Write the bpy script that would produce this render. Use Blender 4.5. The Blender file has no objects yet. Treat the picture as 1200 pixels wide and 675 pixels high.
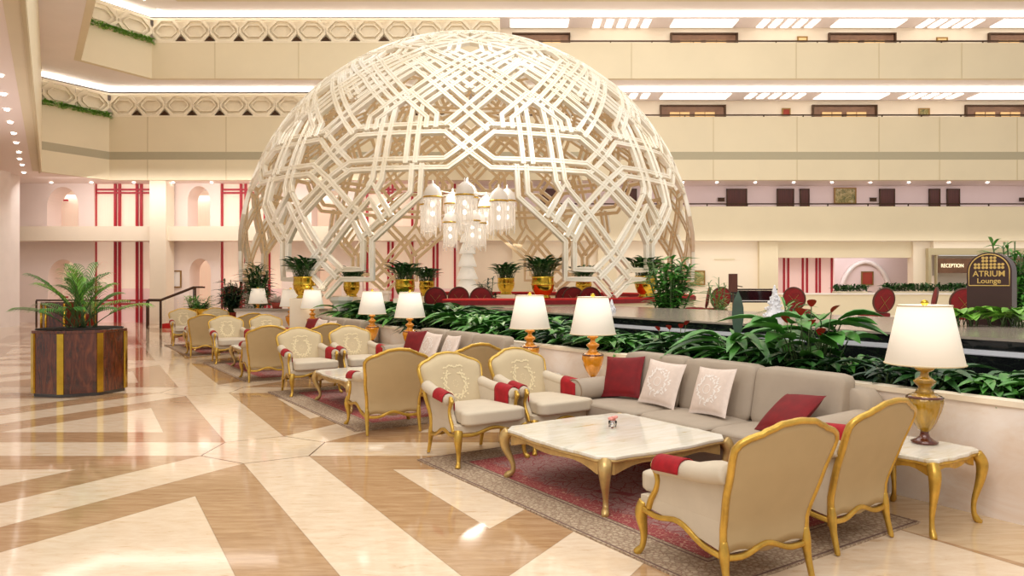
import bpy, math, random
from mathutils import Vector, Matrix
random.seed(7)
sc = bpy.context.scene
COL = sc.collection
# ------------------------------------------------------------------ camera, world, lights, exposure
EYE = 1.7
cam_d = bpy.data.cameras.new('camera'); cam = bpy.data.objects.new('camera', cam_d); COL.objects.link(cam)
cam_d.sensor_width = 36; cam_d.lens = 860/1200*36; cam_d.shift_y = -6.5/1200
cam_d.clip_end = 300; cam_d.clip_start = .05
cam.location = (0, 0, EYE); cam.rotation_euler = (math.pi/2, 0, 0)
sc.camera = cam
sc.view_settings.view_transform = 'Standard'; sc.view_settings.look = 'None'
sc.view_settings.gamma = 1; sc.view_settings.use_curve_mapping = False
sc.view_settings.exposure = -0.1
w = bpy.data.worlds.new('world'); sc.world = w; w.use_nodes = True
w.node_tree.nodes['Background'].inputs[0].default_value = (1.0, .95, .89, 1)
w.node_tree.nodes['Background'].inputs[1].default_value = .72

def area(name, loc, target, sx, sy, power, color):
    d = bpy.data.lights.new(name, 'AREA'); d.shape = 'RECTANGLE'; d.size = sx; d.size_y = sy
    d.energy = power; d.color = color
    o = bpy.data.objects.new(name, d); COL.objects.link(o); o.location = loc
    o.rotation_euler = (Vector(target)-Vector(loc)).to_track_quat('-Z', 'Y').to_euler()
    return o
area('atrium_light', (2, 14, 17), (0, 15, 0), 20, 18, 1900, (1, .94, .86))
area('lobby_light', (-1, -2, 9), (-1, 12, 2), 10, 6, 600, (1, .94, .88))
area('facade_fill', (2, 9, 15.5), (1, 30, 8.5), 26, 5, 1350, (1, .95, .86))  # added unseen fill that lifts the dark upper galleries
area('soffit_fill', (-14, 17, 3.6), (-13.5, 17, 6), 5, 16, 170, (1, .93, .9))  # added unseen fill, aimed upward to brighten the left soffit
area('soffit_wash_light', (-12, 28.9, 5.7), (-12, 31.5, 1.5), 14, .8, 230, (1, .93, .9))
area('arcade_wash_light', (11, 29.6, 3.3), (11, 31.2, 1.2), 24, .5, 80, (1, .94, .88))
area('corridor_wash_light', (11, 30.95, 5.8), (11, 31.9, 4.4), 24, .3, 60, (1, .9, .95))
area('inner_arcade_light', (-16, 33.3, 5.7), (-16, 33.0, 2), 16, .3, 90, (1, .93, .9))
area('niche_light', (14, 32.6, 3.3), (14, 34, 1.5), 6, .6, 60, (1, .96, 1))
def spot(name, loc, target, power, color, deg, size=.2):
    d = bpy.data.lights.new(name, 'SPOT'); d.energy = power; d.color = color; d.spot_size = math.radians(deg)
    d.spot_blend = .6; d.shadow_soft_size = size
    o = bpy.data.objects.new(name, d); COL.objects.link(o); o.location = loc
    o.rotation_euler = (Vector(target)-Vector(loc)).to_track_quat('-Z', 'Y').to_euler()
spot('dome_spot', (-13, 12, 9.5), (-5, 19, 4.5), 1500, (.93, .93, 1), 50)
spot('seating_spot', (-2, 1, 9), (1.5, 6.5, .4), 500, (1, .95, .88), 60, .4)

# ------------------------------------------------------------------ material helpers
def nm(nt, t, **kw):
    n = nt.nodes.new(t)
    for k, v in kw.items(): setattr(n, k, v)
    return n
class N:
    """tiny math-node wrapper"""
    def __init__(s, nt): s.nt = nt
    def m(s, op, a, b=None, c=None):
        n = s.nt.nodes.new('ShaderNodeMath'); n.operation = op
        for i, x in enumerate((a, b, c)):
            if x is None: continue
            if isinstance(x, (int, float)): n.inputs[i].default_value = x
            else: s.nt.links.new(x, n.inputs[i])
        return n.outputs[0]
    def mix(s, f, a, b):
        n = s.nt.nodes.new('ShaderNodeMix'); n.data_type = 'RGBA'
        for i, x in ((0, f), (6, a), (7, b)):
            if isinstance(x, (int, float)): n.inputs[i].default_value = x
            elif isinstance(x, tuple): n.inputs[i].default_value = (*x, 1)
            else: s.nt.links.new(x, n.inputs[i])
        return n.outputs[2]
    def noise(s, vec, scale, detail=4, rough=.55, dist=0):
        n = s.nt.nodes.new('ShaderNodeTexNoise'); n.inputs['Scale'].default_value = scale
        n.inputs['Detail'].default_value = detail; n.inputs['Roughness'].default_value = rough
        n.inputs['Distortion'].default_value = dist
        s.nt.links.new(vec, n.inputs['Vector']); return n.outputs[0]
    def ramp(s, f, *stops):
        n = s.nt.nodes.new('ShaderNodeValToRGB'); e = n.color_ramp.elements
        while len(e) < len(stops): e.new(.5)
        for el, (p, c) in zip(e, stops): el.position = p; el.color = (*c, 1)
        s.nt.links.new(f, n.inputs[0]); return n.outputs[0]
    def mapping(s, vec, scale=(1, 1, 1), rot=(0, 0, 0), loc=(0, 0, 0)):
        n = s.nt.nodes.new('ShaderNodeMapping'); n.inputs['Scale'].default_value = scale
        n.inputs['Rotation'].default_value = rot; n.inputs['Location'].default_value = loc
        s.nt.links.new(vec, n.inputs[0]); return n.outputs[0]
    def obj(s): return s.nt.nodes.new('ShaderNodeTexCoord').outputs['Object']
    def pos(s): return s.nt.nodes.new('ShaderNodeNewGeometry').outputs['Position']
    def bump(s, h, strength, dist=.01):
        n = s.nt.nodes.new('ShaderNodeBump'); n.inputs['Strength'].default_value = strength
        n.inputs['Distance'].default_value = dist; s.nt.links.new(h, n.inputs['Height']); return n.outputs[0]
def c8(r, g, b):
    f = lambda v: ((v/255+.055)/1.055)**2.4 if v > 10 else v/255/12.92
    return (f(r), f(g), f(b))
def mat(name, col, rough=.5, metal=0., emit=0., ecol=None, var=0., vscale=6., bump=0., bscale=200, coat=0., trans=0., alpha=1., sheen=0., stretch=(1, 1, 1)):
    m = bpy.data.materials.new(name); m.use_nodes = True; nt = m.node_tree; p = nt.nodes['Principled BSDF']
    p.inputs['Base Color'].default_value = (*col, 1); p.inputs['Roughness'].default_value = rough
    p.inputs['Metallic'].default_value = metal; p.inputs['Coat Weight'].default_value = coat
    p.inputs['Coat Roughness'].default_value = .08
    p.inputs['Transmission Weight'].default_value = trans; p.inputs['Alpha'].default_value = alpha
    if sheen: p.inputs['Sheen Weight'].default_value = sheen
    if emit:
        p.inputs['Emission Color'].default_value = (*(ecol or col), 1); p.inputs['Emission Strength'].default_value = emit
    if var or bump:
        h = N(nt); v = h.mapping(h.obj(), stretch)
        if var:
            f = h.noise(v, vscale, 5)
            lo = tuple(c*(1-var) for c in col); hi = tuple(min(1, c*(1+var)) for c in col)
            nt.links.new(h.ramp(f, (.3, lo), (.7, hi)), p.inputs['Base Color'])
        if bump:
            nt.links.new(h.bump(h.noise(v, bscale, 2), bump), p.inputs['Normal'])
    return m
M = {}
M['cream_wall'] = mat('cream_wall', c8(228, 214, 184), .55, var=.03, vscale=.6)
M['pale_wall'] = mat('pale_wall', c8(240, 226, 204), .5, var=.03, vscale=.6)
M['pink_wall'] = mat('pink_wall', c8(244, 227, 219), .6, var=.02, vscale=.5)
M['lilac_wall'] = mat('lilac_wall', c8(230, 212, 208), .6, var=.03, vscale=.4)
M['grey_band'] = mat('grey_band', c8(178, 168, 142), .6, var=.06, vscale=30, stretch=(.2, 1, 8))
M['soffit'] = mat('soffit', c8(240, 230, 228), .6, var=.02, vscale=1)
M['left_soffit'] = mat('left_soffit', c8(244, 228, 222), .6)
M['seam'] = mat('seam', c8(204, 188, 154), .7)
M['white_stone'] = mat('white_stone', c8(240, 232, 226), .3, var=.03, vscale=2)
M['cove'] = mat('cove', (1, .97, .9), .5, emit=4.5, ecol=(1, .95, .86))
M['panel_light'] = mat('panel_light', (1, .98, .92), .5, emit=1.7, ecol=(1, .96, .88))
M['down_light'] = mat('down_light', (1, 1, 1), .5, emit=9, ecol=(1, .96, .9))
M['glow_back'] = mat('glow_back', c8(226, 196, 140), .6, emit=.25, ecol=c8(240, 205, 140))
M['balustrade'] = mat('balustrade', c8(244, 232, 208), .4, var=.03)
M['bronze'] = mat('bronze', c8(70, 48, 30), .35, .6)
M['dark_wood'] = mat('dark_wood', c8(78, 34, 20), .5, var=.25, vscale=3, stretch=(6, 6, .6))
M['brown_panel'] = mat('brown_panel', c8(112, 78, 54), .3, .2, var=.2, vscale=3)
M['gold_door'] = mat('gold_door', c8(196, 160, 112), .28, .75, var=.1, vscale=2)
M['red_frame'] = mat('red_frame', c8(176, 22, 42), .45)
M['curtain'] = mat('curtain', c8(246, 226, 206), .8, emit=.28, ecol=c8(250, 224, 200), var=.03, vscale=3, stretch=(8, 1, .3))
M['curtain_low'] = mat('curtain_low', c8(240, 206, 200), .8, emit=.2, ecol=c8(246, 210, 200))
M['gold'] = mat('gold', c8(206, 166, 74), .33, .6, var=.2, vscale=14, bump=.15, bscale=60)
M['pale_gold'] = mat('pale_gold', c8(204, 172, 112), .32, .55, var=.18, vscale=12, bump=.12, bscale=60)
M['brass'] = mat('brass', c8(212, 176, 66), .17, 1., var=.1, vscale=8)
M['fabric'] = mat('fabric', c8(208, 194, 172), .85, var=.03, vscale=9, bump=.12, bscale=420)
M['fabric_front'] = mat('fabric_front', c8(200, 182, 148), .85, var=.03, vscale=7, bump=.12, bscale=420)
M['fabric_back'] = mat('fabric_back', c8(192, 168, 126), .85, var=.03, vscale=7, bump=.12, bscale=420)
M['sofa_fabric'] = mat('sofa_fabric', c8(172, 157, 140), .85, var=.04, vscale=6, bump=.12, bscale=420)
M['piping'] = mat('piping', c8(150, 128, 104), .85)
M['embroid'] = mat('embroid', c8(230, 214, 174), .6)
M['embroid_w'] = mat('embroid_w', c8(246, 238, 232), .6)
M['pillow'] = mat('pillow', c8(222, 204, 192), .85, var=.06, vscale=24)
M['red_velvet'] = mat('red_velvet', c8(162, 6, 24), .75, var=.2, vscale=22)
M['dark_velvet'] = mat('dark_velvet', c8(118, 2, 12), .75, var=.2, vscale=12)
M['red_carpet'] = mat('red_carpet', c8(196, 30, 24), .8, var=.1, vscale=8)
M['shade'] = mat('shade', c8(244, 236, 222), .9, emit=.34, ecol=c8(255, 242, 222))
M['shade_trim'] = mat('shade_trim', c8(214, 196, 160), .8)
M['amber'] = mat('amber', c8(214, 138, 20), .08, .12, emit=.12, ecol=c8(230, 140, 20), var=.3, vscale=10, coat=1.)
M['dark_amber'] = mat('dark_amber', c8(92, 34, 14), .1, .2, coat=1.)
M['olive_glass'] = mat('olive_glass', c8(168, 128, 26), .08, .15, var=.3, vscale=8, coat=1., stretch=(3, 3, .6))
M['leaf_dark'] = mat('leaf_dark', c8(46, 90, 40), .38, var=.35, vscale=9)
M['leaf_mid'] = mat('leaf_mid', c8(78, 140, 56), .36, var=.35, vscale=9)
M['leaf_light'] = mat('leaf_light', c8(122, 176, 66), .4, var=.3, vscale=9)
M['leaf_black'] = mat('leaf_black', c8(34, 66, 44), .4, var=.35, vscale=9)
M['stem'] = mat('stem', c8(74, 96, 50), .6)
M['flower_red'] = mat('flower_red', c8(196, 30, 38), .45)
M['flower_pink'] = mat('flower_pink', c8(226, 150, 140), .5)
M['soil'] = mat('soil', c8(38, 30, 24), .95, var=.3, vscale=20)
M['granite'] = mat('granite', c8(160, 148, 136), .16, var=.1, vscale=1.5, stretch=(1, 6, 1))
M['granite_dark'] = mat('granite_dark', c8(22, 24, 26), .05, var=.2, vscale=5)
M['steel'] = mat('steel', c8(232, 236, 246), .35, .2)
M['black_gloss'] = mat('black_gloss', c8(26, 14, 18), .08, coat=1.)
M['maroon'] = mat('maroon', c8(66, 40, 36), .4)
M['sign_gold'] = mat('sign_gold', c8(214, 178, 104), .4, .3, emit=.12, ecol=c8(220, 180, 100))
M['sign_white'] = mat('sign_white', c8(250, 236, 200), .5, emit=.8, ecol=c8(255, 238, 200))
M['water_foam'] = mat('water_foam', (.95, .96, 1), .5, alpha=.75)
M['glass'] = mat('glass', (1, 1, 1), .02, trans=1.)
M['lantern_glass'] = mat('lantern_glass', c8(250, 244, 236), .12, emit=.22, ecol=c8(255, 240, 222), alpha=.38)
M['lantern_cap'] = mat('lantern_cap', c8(250, 246, 240), .25, emit=.06, ecol=(1, .95, .88))
M['bulb'] = mat('bulb', (1, 1, 1), .5, emit=3, ecol=(1, .93, .82))
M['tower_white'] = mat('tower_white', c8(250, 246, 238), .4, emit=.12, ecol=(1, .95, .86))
M['olive_frame'] = mat('olive_frame', c8(176, 162, 128), .5)
M['glass_bright'] = mat('glass_bright', c8(214, 206, 196), .3)
M['frame_gold'] = mat('frame_gold', c8(150, 116, 62), .4, .5)
M['dome_inner_shade'] = mat('dome_inner_shade', c8(204, 180, 142), .5, .1)  # painted shade: tan for the dimmer, warm-lit inward faces of the dome bars
M['terracotta'] = mat('terracotta', c8(160, 62, 46), .7)
M['lobby_grey'] = mat('lobby_grey', c8(150, 142, 132), .5, var=.1, vscale=1)

def shader_mat(name, rough, build, coat=0., metal=0.):
    m = bpy.data.materials.new(name); m.use_nodes = True; nt = m.node_tree; p = nt.nodes['Principled BSDF']
    p.inputs['Roughness'].default_value = rough; p.inputs['Coat Weight'].default_value = coat
    p.inputs['Metallic'].default_value = metal
    build(N(nt), nt, p); M[name] = m
FR = math.radians(33.54)          # the seating row's frame: v away from the lobby, u along the row
VX, VY = math.cos(FR), math.sin(FR)
OX, OY = 3.09, 5.87
def P(v, u, z=0.): return Vector((OX+v*VX-u*VY, OY+v*VY+u*VX, z))
def sh_floor(h, nt, p):
    pos = h.pos(); s = nt.nodes.new('ShaderNodeSeparateXYZ'); nt.links.new(pos, s.inputs[0]); x, y = s.outputs[0], s.outputs[1]
    cx, cy, L = -2.52, 7.5, 4.73
    dx = h.m('SUBTRACT', x, cx); dy = h.m('SUBTRACT', y, cy)
    S = L*math.sqrt(3)/2; dm = None; joint = None
    for a in (0, 60, 120):
        r = math.radians(a); n = (-math.sin(r), math.cos(r)); t = (math.cos(r), math.sin(r))
        np_ = h.m('ADD', h.m('MULTIPLY', dx, n[0]), h.m('ADD', h.m('MULTIPLY', dy, n[1]), S*40)); dn = h.m('PINGPONG', np_, S/2)
        row = h.m('MULTIPLY', h.m('ROUND', h.m('DIVIDE', np_, S)), L/2)
        ds = h.m('PINGPONG', h.m('ADD', row, h.m('ADD', h.m('MULTIPLY', dx, t[0]), h.m('ADD', h.m('MULTIPLY', dy, t[1]), L*40))), L/2)
        j = h.m('MULTIPLY', h.m('LESS_THAN', dn, .305), h.m('LESS_THAN', h.m('ABSOLUTE', h.m('SUBTRACT', ds, .53)), .008))
        dm = dn if dm is None else h.m('MINIMUM', dm, dn)
        joint = j if joint is None else h.m('MAXIMUM', joint, j)
    light = h.m('MAXIMUM', h.m('LESS_THAN', dm, .305), h.m('GREATER_THAN', dm, .83))
    edge = h.m('MAXIMUM', h.m('LESS_THAN', h.m('ABSOLUTE', h.m('SUBTRACT', dm, .305)), .004), h.m('LESS_THAN', h.m('ABSOLUTE', h.m('SUBTRACT', dm, .83)), .004))
    vv = h.m('ADD', h.m('MULTIPLY', h.m('SUBTRACT', x, OX), VX), h.m('MULTIPLY', h.m('SUBTRACT', y, OY), VY))
    band = h.m('GREATER_THAN', vv, -.79)
    n1 = h.noise(h.mapping(pos, (1, 3, 1), (0, 0, .35)), 5, 8, .7, .4)
    n2 = h.noise(h.mapping(pos, (1.2, 7, 1), (0, 0, -.4)), 2.6, 6, .65, .5)
    n3 = h.noise(pos, .7, 3)
    lc = h.ramp(n1, (.28, c8(206, 172, 136)), (.4, c8(232, 208, 178)), (.7, c8(244, 228, 204)))
    bc = h.ramp(n2, (.25, c8(160, 122, 86)), (.5, c8(184, 148, 110)), (.75, c8(204, 172, 134)))
    bd = h.ramp(n2, (.25, c8(196, 164, 124)), (.5, c8(214, 188, 152)), (.75, c8(228, 204, 170)))
    c = h.mix(light, bc, lc); c = h.mix(band, c, bd)
    c = h.mix(h.m('MULTIPLY', h.m('MAXIMUM', joint, h.m('MULTIPLY', edge, .35)), h.m('SUBTRACT', 1, band)), c, c8(110, 86, 62))
    c = h.mix(h.m('MULTIPLY', n3, .12), c, c8(200, 150, 110))
    nt.links.new(c, p.inputs['Base Color'])
    nt.links.new(h.m('ADD', h.m('MULTIPLY', n1, .05), .045), p.inputs['Roughness'])
    p.inputs['IOR'].default_value = 1.6
shader_mat('floor_marble', .08, sh_floor)
def sh_marble(h, nt, p):
    v = h.obj(); a = h.noise(h.mapping(v, (1, 5, 1), (0, 0, .5)), 2.2, 7, .6, 1.2); b = h.noise(v, 30, 3)
    c = h.ramp(a, (.28, c8(206, 180, 130)), (.38, c8(228, 220, 200)), (.6, c8(240, 236, 226)), (.74, c8(204, 204, 188)))
    nt.links.new(h.mix(h.m('MULTIPLY', b, .1), c, c8(190, 170, 130)), p.inputs['Base Color'])
shader_mat('table_marble', .1, sh_marble)
def sh_wallmarble(h, nt, p):
    v = h.pos(); a = h.noise(h.mapping(v, (1, 1, 2)), 1.3, 7, .62, .8)
    nt.links.new(h.ramp(a, (.25, c8(226, 202, 180)), (.5, c8(242, 230, 220)), (.75, c8(250, 244, 240))), p.inputs['Base Color'])
shader_mat('wall_marble', .12, sh_wallmarble)
def sh_rug(h, nt, p):
    v = h.obj(); s = nt.nodes.new('ShaderNodeSeparateXYZ'); nt.links.new(v, s.inputs[0])
    ax = h.m('ABSOLUTE', s.outputs[0]); ay = h.m('ABSOLUTE', s.outputs[1])
    e = h.m('MINIMUM', h.m('SUBTRACT', 1.075, ax), h.m('SUBTRACT', 1.81, ay))     # distance to the edge
    def vor(scale, feat):
        n = nt.nodes.new('ShaderNodeTexVoronoi'); n.feature = feat; n.inputs['Scale'].default_value = scale
        nt.links.new(v, n.inputs['Vector']); return n.outputs['Distance']
    wv = h.noise(v, 9, 3, .6, 2.); vo = vor(8.5, 'DISTANCE_TO_EDGE'); vf = vor(48, 'F1'); vb = vor(24, 'DISTANCE_TO_EDGE'); nz = h.noise(v, 60, 4, .75); vo2 = vor(26, 'DISTANCE_TO_EDGE')
    line = h.m('MAXIMUM', h.m('LESS_THAN', vo, .03), h.m('MULTIPLY', h.m('LESS_THAN', vo2, .05), h.m('GREATER_THAN', wv, .5))); dots = h.m('LESS_THAN', vf, .32)
    inner = h.mix(line, c8(158, 118, 116), c8(134, 12, 40))
    inner = h.mix(h.m('MULTIPLY', dots, .55), inner, c8(120, 60, 66))
    red = h.mix(h.m('LESS_THAN', h.m('ADD', vo2, h.m('MULTIPLY', wv, .25)), .16), c8(146, 16, 44), c8(190, 134, 116))
    med = h.m('GREATER_THAN', h.m('SUBTRACT', e, h.m('MULTIPLY', vo, .5)), .47)
    fld = h.mix(med, red, inner)
    bor = h.ramp(vb, (.0, c8(136, 112, 92)), (.10, c8(166, 146, 120)), (.3, c8(192, 174, 148)))
    bor = h.mix(h.m('LESS_THAN', vf, .26), bor, c8(128, 84, 70))
    stripe = h.m('LESS_THAN', h.m('ABSOLUTE', h.m('SUBTRACT', h.m('PINGPONG', e, .17), .02)), .008)
    bor = h.mix(stripe, bor, c8(92, 62, 58))
    isf = h.m('GREATER_THAN', e, .36)
    c = h.mix(isf, bor, fld)
    c = h.mix(h.m('MULTIPLY', nz, .35), c, c8(176, 150, 130))
    nt.links.new(c, p.inputs['Base Color'])
    nt.links.new(h.bump(nz, .5, .004), p.inputs['Normal'])
shader_mat('rug', .95, sh_rug)
def sh_walnut(h, nt, p):
    v = h.obj(); s = nt.nodes.new('ShaderNodeSeparateXYZ'); nt.links.new(v, s.inputs[0])
    a = h.noise(h.mapping(v, (9, 9, 1.6)), 1.4, 6, .6, 1.4)
    nt.links.new(h.ramp(a, (.3, c8(38, 14, 8)), (.5, c8(84, 34, 18)), (.7, c8(124, 62, 32))), p.inputs['Base Color'])
shader_mat('walnut', .16, sh_walnut, coat=.6)
def sh_dome(h, nt, p):
    v = h.obj(); a = h.noise(v, 1.1, 3)
    nt.links.new(h.ramp(a, (.35, c8(230, 219, 198)), (.65, c8(242, 236, 224))), p.inputs['Base Color'])
shader_mat('dome_paint', .3, sh_dome, metal=.25)
def sh_paint(h, nt, p):
    v = h.obj(); a = h.noise(v, 5, 5, .7, 1)
    nt.links.new(h.ramp(a, (.3, c8(60, 84, 50)), (.48, c8(140, 130, 70)), (.6, c8(196, 176, 120)), (.75, c8(120, 150, 170))), p.inputs['Base Color'])
shader_mat('painting', .4, sh_paint)

# ------------------------------------------------------------------ mesh helpers
class MB:
    def __init__(s): s.v = []; s.f = []; s.mi = []; s.sm = []; s.cur = 0; s.smooth = False
    def add(s, vs, fs, smooth=None):
        b = len(s.v); s.v += [tuple(x) for x in vs]
        for f in fs: s.f.append([b+i for i in f]); s.mi.append(s.cur); s.sm.append(s.smooth if smooth is None else smooth)
    def box(s, x0, x1, y0, y1, z0, z1, T=None):
        vs = [Vector(c) for c in ((x0,y0,z0),(x1,y0,z0),(x1,y1,z0),(x0,y1,z0),(x0,y0,z1),(x1,y0,z1),(x1,y1,z1),(x0,y1,z1))]
        if T: vs = [T(q) for q in vs]
        s.add(vs, [(0,3,2,1),(4,5,6,7),(0,1,5,4),(1,2,6,5),(2,3,7,6),(3,0,4,7)], False); return s
    def prism(s, poly, z0, z1, T=None):
        """poly in xy, extruded along z; T maps points"""
        n = len(poly); vs = [Vector((x, y, z0)) for x, y in poly]+[Vector((x, y, z1)) for x, y in poly]
        if T: vs = [T(q) for q in vs]
        s.add(vs, [list(range(n))[::-1], list(range(n, 2*n))]+[(i, (i+1) % n, n+(i+1) % n, n+i) for i in range(n)], False); return s
    def lathe(s, prof, seg=24, c=(0, 0, 0), smooth=True, flute=0, fn=0, a0=0, a1=None):
        full = a1 is None; a1 = 2*math.pi if full else a1
        k = seg if full else seg+1; vs = []
        for r, z in prof:
            for i in range(k):
                a = a0+(a1-a0)*i/seg; rr = r*(1+flute*math.cos(fn*a)) if fn else r
                vs.append((c[0]+rr*math.cos(a), c[1]+rr*math.sin(a), c[2]+z))
        fs = []
        for j in range(len(prof)-1):
            for i in range(seg):
                i2 = (i+1) % k; fs.append((j*k+i, j*k+i2, (j+1)*k+i2, (j+1)*k+i))
        s.add(vs, fs, smooth)
        if full:
            for j, rev in ((0, True), (len(prof)-1, False)):
                if prof[j][0] > 1e-4:
                    b = [j*k+i for i in range(k)]; off = len(s.v)-len(vs)
                    s.f.append([off+i for i in (b[::-1] if rev else b)]); s.mi.append(s.cur); s.sm.append(False)
        return s
    def sweep(s, path, prof, scales=None, closed=False, up=(0, 0, 1), smooth=True, T=None):
        """prof: 2D section (side, up)"""
        pts = [Vector(p) for p in path]; n = len(pts); up = Vector(up); k = len(prof); vs = []
        for i, p in enumerate(pts):
            if closed: t = pts[(i+1) % n]-pts[i-1]
            else: t = pts[min(i+1, n-1)]-pts[max(i-1, 0)]
            t.normalize(); sd = t.cross(up)
            if sd.length < 1e-4: sd = t.cross(Vector((0, 1, .01)))
            sd.normalize(); u2 = sd.cross(t).normalized(); sc_ = scales[i] if scales else 1
            for a, b in prof: vs.append(p+sd*a*sc_+u2*b*sc_)
        if T: vs = [T(q) for q in vs]
        fs = []
        for i in range(n if closed else n-1):
            j = (i+1) % n
            for q in range(k): fs.append((i*k+q, i*k+(q+1) % k, j*k+(q+1) % k, j*k+q))
        if not closed: fs += [list(range(k))[::-1], [(n-1)*k+q for q in range(k)]]
        s.add(vs, fs, smooth); return s
    def grid(s, fn, nu, nv, smooth=True, flip=False):
        vs = [fn(i/nu, j/nv) for j in range(nv+1) for i in range(nu+1)]; fs = []
        for j in range(nv):
            for i in range(nu):
                a = j*(nu+1)+i; f = (a, a+1, a+nu+2, a+nu+1); fs.append(f[::-1] if flip else f)
        s.add(vs, fs, smooth); return s
    def slab(s, fa, fb, nu, nv, smooth=True):
        """closed slab between two surfaces with the same parameters"""
        k = (nu+1)*(nv+1); vs = [fa(i/nu, j/nv) for j in range(nv+1) for i in range(nu+1)]+[fb(i/nu, j/nv) for j in range(nv+1) for i in range(nu+1)]
        fs = []; g = lambda i, j: j*(nu+1)+i
        for j in range(nv):
            for i in range(nu):
                a = (g(i, j), g(i+1, j), g(i+1, j+1), g(i, j+1)); fs.append(a[::-1]); fs.append([k+q for q in a])
        rim = [g(i, 0) for i in range(nu)]+[g(nu, j) for j in range(nv)]+[g(i, nv) for i in range(nu, 0, -1)]+[g(0, j) for j in range(nv, 0, -1)]
        for a, b in zip(rim, rim[1:]+rim[:1]): fs.append((a, b, k+b, k+a))
        s.add(vs, fs, smooth); return s
    def sellip(s, c, r, n=5, seg=10, puff=0., T=None):
        """rounded box"""
        vs = []; fs = []; key = {}
        def vid(q):
            kq = tuple(round(t, 5) for t in q)
            if kq not in key:
                m = (abs(q[0])**n+abs(q[1])**n+abs(q[2])**n)**(-1/n); x, y, z = (t*m for t in q)
                z *= 1+puff*(1-x*x)*(1-y*y)
                p = Vector((c[0]+x*r[0], c[1]+y*r[1], c[2]+z*r[2])); key[kq] = len(vs); vs.append(T(p) if T else p)
            return key[kq]
        t = [math.tan((-1+2*i/seg)*math.pi/4) for i in range(seg+1)]
        for ax in range(3):
            for sg in (-1, 1):
                for i in range(seg):
                    for j in range(seg):
                        q = []
                        for a, b in ((i, j), (i+1, j), (i+1, j+1), (i, j+1)):
                            w_ = [0, 0, 0]; w_[ax] = sg; w_[(ax+1) % 3] = t[a]; w_[(ax+2) % 3] = t[b]; q.append(vid(w_))
                        fs.append(q if sg > 0 else q[::-1])
        s.add(vs, fs, True); return s
    def build(s, name, mats, parent=None, bevel=0.):
        me = bpy.data.meshes.new(name); me.from_pydata([tuple(x) for x in s.v], [], s.f)
        mats = mats if isinstance(mats, (list, tuple)) else [mats]
        for m in mats: me.materials.append(M[m])
        me.polygons.foreach_set('material_index', s.mi); me.polygons.foreach_set('use_smooth', s.sm); me.update()
        o = bpy.data.objects.new(name, me); COL.objects.link(o)
        if parent: o.parent = parent
        if bevel:
            b = o.modifiers.new('bevel', 'BEVEL'); b.width = bevel; b.segments = 2; b.limit_method = 'ANGLE'; b.angle_limit = .7
        return o
def circ(r, n=8, sx=1, sy=1): return [(r*sx*math.cos(2*math.pi*i/n), r*sy*math.sin(2*math.pi*i/n)) for i in range(n)]
def smooth_path(pts, n=6, closed=False):
    """Catmull-Rom through pts (tuples of any length)"""
    out = []; m = len(pts); g = lambda i: pts[i % m] if closed else pts[max(0, min(m-1, i))]
    for i in range(m if closed else m-1):
        p0, p1, p2, p3 = g(i-1), g(i), g(i+1), g(i+2)
        for k in range(n):
            t = k/n; out.append(tuple(.5*((2*b)+(c-a)*t+(2*a-5*b+4*c-d)*t*t+(-a+3*b-3*c+d)*t**3) for a, b, c, d in zip(p0, p1, p2, p3)))
    if not closed: out.append(tuple(pts[-1]))
    return out
def tag(o, label, cat, group=None, kind=None):
    o['label'] = label; o['category'] = cat
    if group: o['group'] = group
    if kind: o['kind'] = kind
    return o
def thing(name, label, cat, loc=(0, 0, 0), rz=0., group=None):
    o = bpy.data.objects.new(name, None); o.empty_display_size = .1; COL.objects.link(o)
    o.location = loc; o.rotation_euler = (0, 0, rz); return tag(o, label, cat, group)
def struct(o): o['kind'] = 'structure'; return o
def dup(root, loc, rz, label=None, group=None, scale=None):
    kids = {}
    for ob in ALL_CHILDREN(root): kids.setdefault(ob.parent, []).append(ob)
    def cp(o, par):
        c = o.copy(); COL.objects.link(c); c.parent = par
        for ch in kids.get(o, []): cp(ch, c)
        return c
    r = cp(root, None); r.location = loc; r.rotation_euler = (0, 0, rz)
    if label: r['label'] = label
    if group: r['group'] = group
    if scale: r.scale = (scale,)*3 if isinstance(scale, (int, float)) else scale
    return r
def nth(n):
    a = ['first', 'second', 'third', 'fourth', 'fifth', 'sixth', 'seventh', 'eighth', 'ninth', 'tenth', 'eleventh', 'twelfth', 'thirteenth', 'fourteenth', 'fifteenth', 'sixteenth', 'seventeenth', 'eighteenth', 'nineteenth']
    if n <= 19: return a[n-1]
    t = ['twent', 'thirt', 'fort', 'fift', 'sixt'][n//10-2]
    return t+'ieth' if n % 10 == 0 else t+'y-'+a[n % 10-1]
def ALL_CHILDREN(root): return list(root.children_recursive)

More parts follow.
